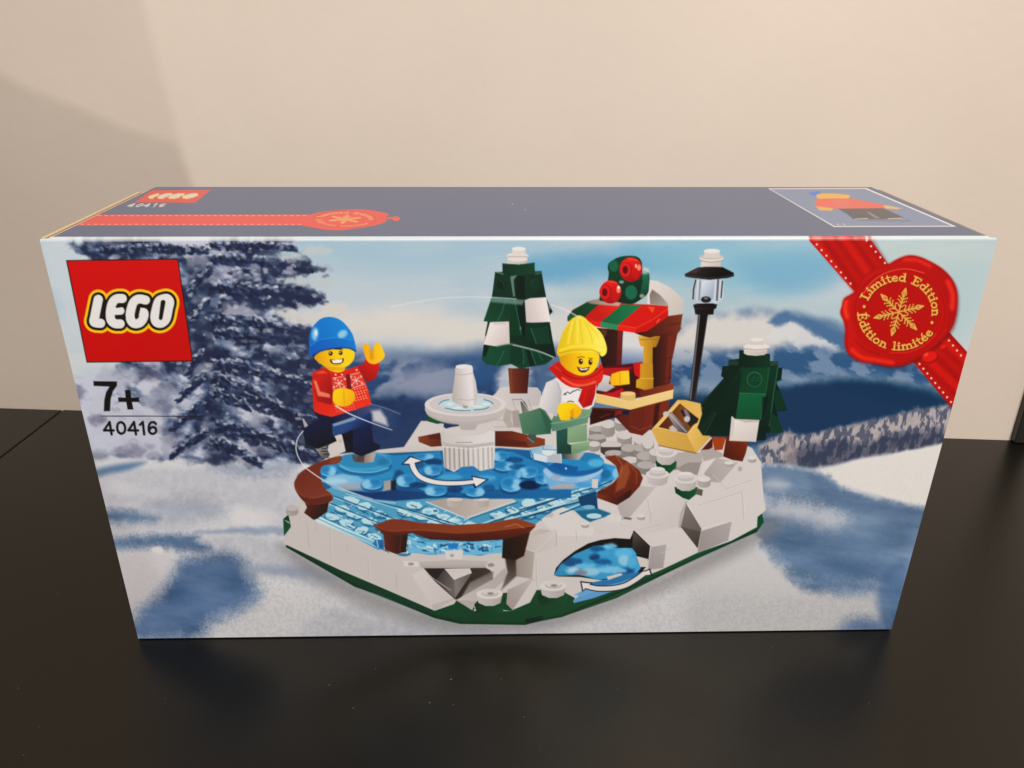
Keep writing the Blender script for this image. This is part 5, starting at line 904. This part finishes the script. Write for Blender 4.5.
def sheet_parts(c, XYZ, mat, root, rgb, prefix_root):
    """cut the inked sheet into one flat mesh per printed piece; pieces share the plane edge to edge"""
    H, W = c.U.shape
    idx = np.arange(H * W).reshape(H, W)
    quads = np.stack([idx[:-1, :-1], idx[:-1, 1:], idx[1:, 1:], idx[1:, :-1]], -1).reshape(-1, 4)
    qa = c.L[:-1, :-1].reshape(-1)
    P = XYZ.reshape(-1, 3); K = rgb.reshape(-1, 3)
    base = None; objs = []
    for k, nm in enumerate(c.names):
        f = quads[qa == k]
        if k == 0 or len(f) == 0: continue
        used, inv = np.unique(f.ravel(), return_inverse=True)
        me = bpy.data.meshes.new(nm); nf = len(f)
        me.vertices.add(len(used)); me.vertices.foreach_set('co', P[used].astype(np.float32).ravel())
        me.loops.add(nf * 4); me.loops.foreach_set('vertex_index', inv.astype(np.int32))
        me.polygons.add(nf); me.polygons.foreach_set('loop_start', np.arange(0, nf * 4, 4, dtype=np.int32)); me.polygons.foreach_set('loop_total', np.full(nf, 4, dtype=np.int32))
        at = me.color_attributes.new('ink', 'FLOAT_COLOR', 'POINT')
        at.data.foreach_set('color', np.concatenate([K[used], np.ones((len(used), 1))], 1).astype(np.float32).ravel())
        me.update(calc_edges=True); me.materials.append(mat)
        o = bpy.data.objects.new(nm, me); objs.append(o)
        if nm == prefix_root: base = link(o, root)
    for o in objs:
        if o is not base: link(o, base)
    return base, {o.name.split('.')[0]: o for o in objs}

def blur(C, n=1):
    for _ in range(n):
        C[1:-1] = .25 * C[:-2] + .5 * C[1:-1] + .25 * C[2:]; C[:, 1:-1] = .25 * C[:, :-2] + .5 * C[:, 1:-1] + .25 * C[:, 2:]

def tag(o, label=None, cat=None, kind=None, group=None):
    if label: o['label'] = label
    if cat: o['category'] = cat
    if kind: o['kind'] = kind
    if group: o['group'] = group
    return o

# ---------- the box
R = 0.0011                                    # radius of the folded edges
box = link(bpy.data.objects.new('toy_box', None)); box.empty_display_size = .05
tag(box, 'closed cardboard toy set box with a printed winter skating scene, standing on the black table', 'box')
Xh = BW / 2
NX, NZ = 1500, 640
zs = np.linspace(BH - R, 0.0004, NZ); xs = np.linspace(-Xh, Xh, NX)
Xg, Zg = np.meshgrid(xs, zs)
def flare(x, z): return x + np.maximum(x, 0) / Xh * (.0014 * z / BH - .0002)
Xg = flare(Xg, Zg)
U, V = project(Xg, 0 * Xg, Zg)
cv = Canvas(U, V); paint_landscape(cv); paint_model(cv)
ink_front = ink_mat('printed_card', .38, .12, .2, .03)
LC = lin(cv.C)
rgb = np.clip(np.maximum(LC - np.array((.015, .013, .014)), .55 * LC) / np.array(E_FRONT), .001, .92)
front, FP = sheet_parts(cv, np.stack([Xg, 0 * Xg, Zg], -1), ink_front, box, rgb, 'front_panel')
SUB = dict(printed_brand_square='red square', printed_wax_seal='red wax seal', printed_boy_skater='boy figure in a blue hat and red sweater waving', printed_girl_skater='girl figure in a yellow hat and red scarf',
           printed_spruce_back='taller green tree behind the fountain', printed_spruce_front='green tree at the right end of the model', printed_bench_left='brown bench at the left of the rink',
           printed_bench_right='brown bench at the right of the rink', printed_bench_front='brown bench in front of the rink', printed_bench_back='brown bench behind the fountain',
           printed_arrow_back='curved white arrow on the rink', printed_arrow_front='curved white arrow in front of the pond', printed_kiosk='market stall with red and green awning')
for k, v in SUB.items():
    if k in FP: FP[k]['label'] = v
KIND = {'printed_spruce_back': 'printed_tree', 'printed_spruce_front': 'printed_tree', 'printed_bench_left': 'printed_bench', 'printed_bench_right': 'printed_bench', 'printed_bench_front': 'printed_bench', 'printed_bench_back': 'printed_bench', 'printed_arrow_back': 'printed_arrow', 'printed_arrow_front': 'printed_arrow', **{f'printed_motion_arc_{k}': 'printed_motion_arc' for k in range(1, 6)}}
for k, v in KIND.items():
    if k in FP: FP[k].name = v

# top panel: starts behind the fold, a little short of the side flaps
NX2, NY2 = 1100, 300
x0, x1 = -Xh + .0031, Xh - .0034
ys = np.linspace(BD - R, R, NY2); xs = np.linspace(x0, x1, NX2)
Xt, Yt = np.meshgrid(flare(xs, BH), ys)
U2, V2 = project(Xt, Yt, 0 * Xt + BH)
ct = Canvas(U2, V2); paint_top(ct)
ink_top = ink_mat('printed_card_top', .4, .34, .14, .05)
top, TP = sheet_parts(ct, np.stack([Xt, Yt, 0 * Xt + BH], -1), ink_top, box, np.clip(lin(ct.C) * np.array((.72, .70, .70)), 0, .9), 'top_panel')

# folded top edge: quarter round carrying the inks of both panels, paled by wear and a painted catch light
n = 7; rows = []; cols = []
fr = rgb[0][::3]; xf = flare(np.linspace(-Xh, Xh, NX), BH - R)[::3]
wear = np.clip(fbm(xf * 1000, xf * 0, 5, 77, 3) * 1.5 - .2, 0, 1)[:, None]
wear2 = vnoise(xf * 900, xf * 0 + 3.5, 78)[:, None]
red = ((fr[:, 0] > .35) & (fr[:, 1] < .15))[:, None]
verts = []; vcol = []
pale = np.array((.50, .56, .61))
for i in range(n + 1):
    a = math.pi / 2 * i / n
    y = R - R * math.cos(a); z = BH - R + R * math.sin(a)
    xin = np.clip(xf, x0 - .0006 if i > 3 else -Xh, x1 + .0022 if i > 3 else Xh + .0015)
    verts += [(x, y, z) for x in xin]
    m = 1 - abs(i / n - .62) * 1.25
    mixf = np.clip(m + (wear2 - .5) * .35, 0, 1) * np.where(red, .45 * wear2, 1)
    vcol.append(fr * (1 - mixf) + pale * mixf)
m_ = len(xf)
faces = [(i * m_ + j, i * m_ + j + 1, (i + 1) * m_ + j + 1, (i + 1) * m_ + j) for i in range(n) for j in range(m_ - 1)]
fold = mesh_obj('folded_edge', verts, faces, ink_front, box, True)
at = fold.data.color_attributes.new('ink', 'FLOAT_COLOR', 'POINT')
kk = np.concatenate(vcol, 0); at.data.foreach_set('color', np.concatenate([kk, np.ones((len(kk), 1))], 1).astype(np.float32).ravel())

# carton body behind the sheets, raw card inside the flaps
navy, N, L, b = new_mat('navy_print', (.05, .075, .14), .4, **{'Coat Weight': .3})
card, N, L, b = new_mat('raw_card', (.66, .50, .33), .85)
t = N.new('ShaderNodeTexCoord'); nz = N.new('ShaderNodeTexNoise'); nz.inputs['Scale'].default_value = 900; rp = N.new('ShaderNodeValToRGB')
rp.color_ramp.elements[0].color = (.42, .30, .19, 1); rp.color_ramp.elements[1].color = (.60, .49, .35, 1)
L.new(t.outputs['Object'], nz.inputs['Vector']); L.new(nz.outputs['Fac'], rp.inputs['Fac']); L.new(rp.outputs['Color'], b.inputs['Base Color'])
body = bm_obj('carton', bm_box(bmesh.new(), x0 - .0004, x1 + .0004, .0004, BD, .0003, BH - .0004), navy, box)
greycard, N2, L2, b2 = new_mat('grey_card', (.30, .27, .23), .8)
def flap(s, xo, xi, ztop, y0, y1, mat=card):
    """one folded side flap: a thin board standing in the box end, its raw edge showing on top"""
    bm = bmesh.new(); bm_box(bm, min(xo, xi), max(xo, xi), y0, y1, .0004, ztop, .00018, 1)
    o = bm_obj('side_flap', bm, mat, box)
    return o
flap(-1, -Xh + .0001, -Xh + .0012, BH - .0001, .0006, .0655)
flap(-1, -Xh + .0016, -Xh + .0026, BH - .0004, .0012, .0700)
flap(1, Xh - .0003, Xh - .0011, BH - .0003, .0006, .0700, greycard)
flap(1, Xh - .0004, Xh - .0016, BH - .0006, .0012, .0720, greycard)
# cut edge of the front panel (card thickness) round its outline
bm = bmesh.new(); bm_box(bm, -Xh, Xh - .0006, .00012, .00052, .0003, BH - R)
bm_obj('front_board', bm, new_mat('white_board', (.55, .55, .54), .7)[0], box)

# ---------- table and wall, turned a little against the box
ANG = math.atan2(-0.0414, 0.4954)
wx, wy = math.cos(ANG), math.sin(ANG)
def local(x, y): return x * wx + y * wy, -x * wy + y * wx
WY = local(-.0, .0)[1] + local(.009, .1585)[1]
SX = local(-.2471, .148)[0]
EX = local(.2563, .1375)[0]

tb, N, L, b = new_mat('black_lacquer', (.0024, .0020, .0015), .2, **{'IOR': 1.43, 'Specular Tint': (1, .93, .80, 1)})
t = N.new('ShaderNodeTexCoord'); nz = N.new('ShaderNodeTexNoise'); nz.inputs['Scale'].default_value = 9; nz.inputs['Detail'].default_value = 4
rp = N.new('ShaderNodeMapRange'); rp.inputs['To Min'].default_value = .27; rp.inputs['To Max'].default_value = .37
L.new(t.outputs['Object'], nz.inputs['Vector']); L.new(nz.outputs['Fac'], rp.inputs['Value']); L.new(rp.outputs['Result'], b.inputs['Roughness'])
n2 = N.new('ShaderNodeTexNoise'); n2.inputs['Scale'].default_value = 420; bp = N.new('ShaderNodeBump'); bp.inputs['Strength'].default_value = .03; bp.inputs['Distance'].default_value = .001
L.new(t.outputs['Object'], n2.inputs['Vector']); L.new(n2.outputs['Fac'], bp.inputs['Height']); L.new(bp.outputs['Normal'], b.inputs['Normal'])
table = link(bpy.data.objects.new('table', None)); table.rotation_euler = (0, 0, ANG)
tag(table, 'glossy black table of two boards under the box, dusty and finely scratched', 'table')
bm = bmesh.new(); bm_box(bm, SX + .0003, .75, -.62, WY + .0, -.028, -.0001, .0005, 2); bm_obj('tabletop', bm, tb, table)
bm = bmesh.new(); bm_box(bm, -.75, SX - .0003, -.62, WY + .0, -.028, -.0001, .0008, 2); bm_obj('tabletop', bm, tb, table)

wl, N, L, b = new_mat('painted_wall', (.72, .66, .585), .75)
t = N.new('ShaderNodeTexCoord')
nz = N.new('ShaderNodeTexNoise'); nz.inputs['Scale'].default_value = 7; nz.inputs['Detail'].default_value = 6
rp = N.new('ShaderNodeValToRGB'); rp.color_ramp.elements[0].position = .3; rp.color_ramp.elements[1].position = .7
rp.color_ramp.elements[0].color = (.60, .54, .497, 1); rp.color_ramp.elements[1].color = (.655, .595, .55, 1)
L.new(t.outputs['Object'], nz.inputs['Vector']); L.new(nz.outputs['Fac'], rp.inputs['Fac']); L.new(rp.outputs['Color'], b.inputs['Base Color'])
n2 = N.new('ShaderNodeTexNoise'); n2.inputs['Scale'].default_value = 160; n2.inputs['Detail'].default_value = 5; bp = N.new('ShaderNodeBump'); bp.inputs['Strength'].default_value = .09; bp.inputs['Distance'].default_value = .0012
L.new(t.outputs['Object'], n2.inputs['Vector']); L.new(n2.outputs['Fac'], bp.inputs['Height']); L.new(bp.outputs['Normal'], b.inputs['Normal'])
wall = bm_obj('wall', bm_box(bmesh.new(), -.95, .95, WY + .0004, WY + .05, -.06, .75), wl); wall.rotation_euler = (0, 0, ANG); tag(wall, kind='structure')
dk, N, L, b = new_mat('dark_panel', (.016, .014, .011), .45)
pan = bm_obj('post', bm_box(bmesh.new(), EX + .0003, EX + .0085, WY - .004, WY + .05, 0, .34, .0006, 1), dk); pan.rotation_euler = (0, 0, ANG)
tag(pan, 'narrow black post standing against the wall at the right edge', 'post')

# dust: fine pale flecks lying on the lacquer
rng = random.Random(5); bm = bmesh.new()
for k in range(150):
    x, y = rng.uniform(-.22, .24), rng.uniform(-.10, .12)
    if abs(x) < .14 and -.004 < y < .08: continue
    r = rng.uniform(.00012, .0003) * (1.6 if rng.random() < .06 else 1); a = rng.uniform(0, 6.28); e = rng.uniform(.25, 1)
    vs = []
    for j in range(6):
        px, py = r * math.cos(j * 1.047), r * e * math.sin(j * 1.047)
        vs.append(bm.verts.new((x + px * math.cos(a) - py * math.sin(a), y + px * math.sin(a) + py * math.cos(a), .00005 + .00004 * (j % 2))))
    bm.faces.new(vs)
dust = bm_obj('dust', bm, new_mat('dust', (.13, .125, .115), .9)[0]); tag(dust, 'tiny pale dust flecks scattered on the black tabletop', 'dust', 'stuff')

# ---------- light: a room with warm ceiling lamps behind the camera
w = bpy.data.worlds.new('World'); SC.world = w; w.use_nodes = True
w.node_tree.nodes['Background'].inputs['Color'].default_value = (1, .93, .84, 1); w.node_tree.nodes['Background'].inputs['Strength'].default_value = .21

def area(name, loc, target, size, power, col):
    l = bpy.data.lights.new(name, 'AREA'); l.shape = 'DISK'; l.size = size; l.energy = power; l.color = col
    o = link(bpy.data.objects.new(name, l)); o.location = loc
    d = np.array(target, float) - np.array(loc, float)
    from mathutils import Vector
    o.rotation_euler = Vector(d).to_track_quat('-Z', 'Y').to_euler()
    return o
KEY = (.30, -.85, 1.25)
area('ceiling_lamp', KEY, (0, .05, .08), .34, 27.0, (1, .88, .75))
L2 = np.array((-.46, -1.45, .80))
area('table_lamp', L2, (-.05, .05, .1), .026, 4.6, (1, .85, .80))

def wall_at(x, z): return np.array((x, .1789 + (x + .2391) * (.1375 - .1789) / (.2563 + .2391), z))
def towards(P, L, y): return L + (P - L) * ((y - L[1]) / (P[1] - L[1]))
# added unseen board, shaped to screen the left lamp and shade the wall
yo = -.15
edge = [(-.60, .362), (-.2337, .1705), (-.2242, .1655), (-.2178, .1622), (-.2062, .1582), (-.1945, .1535), (-.1778, .1462), (-.1685, .1435), (-.1560, .1400), (-.1515, .12), (-.1480, -.02), (-.60, -.02)]
pp = [towards(wall_at(x, z), L2, yo) for x, z in edge]; ne = len(pp)
fv = [(p[0], yo + t, max(p[2], .0002)) for t in (0, .003) for p in pp]
shade_board = mesh_obj('shade_board', fv, [tuple(range(ne)), tuple(range(2 * ne - 1, ne - 1, -1))] + [(k, k + ne, (k + 1) % ne + ne, (k + 1) % ne) for k in range(ne)], dk)
tag(shade_board, 'added dark slant-topped board, out of view left of the box, shading the wall', 'shade_board')
# added spot further back, aimed so its beam edge draws the wall's shade edge
L1 = np.array((-.22, -1.40, 1.00))
sp = bpy.data.lights.new('wall_edge_spot', 'SPOT'); sp.energy = 14; sp.color = (.96, 1, .86); sp.shadow_soft_size = .003; sp.spot_size = math.radians(70); sp.spot_blend = 0
so = link(bpy.data.objects.new('wall_edge_spot', sp)); so.location = L1
e1, e2 = wall_at(-.1615, .2019) - L1, wall_at(-.1530, .13) - L1
nrm = np.cross(e1, e2); nrm /= np.linalg.norm(nrm)
mid = (e1 + e2) / np.linalg.norm(e1 + e2)
if nrm[0] < 0: nrm = -nrm
from mathutils import Vector
ax = mid * math.cos(math.radians(35)) + nrm * math.sin(math.radians(35))
so.rotation_euler = Vector(ax).to_track_quat('-Z', 'Y').to_euler()

# ---------- camera
cam = bpy.data.cameras.new('camera'); cam.sensor_width = 36; cam.lens = CAM['f'] / 1024 * 36; cam.clip_start = .005; cam.clip_end = 50
co = link(bpy.data.objects.new('camera', cam))
from mathutils import Matrix
M = Matrix.Identity(4)
for i in range(3): M[i][0] = RGT[i]; M[i][1] = UPV[i]; M[i][2] = -FWD[i]; M[i][3] = CLOC[i]
co.matrix_world = M
SC.camera = co
SC.render.resolution_x, SC.render.resolution_y = 1024, 768
SC.view_settings.view_transform = 'Standard'; SC.view_settings.look = 'None'; SC.view_settings.exposure = 0; SC.view_settings.gamma = 1
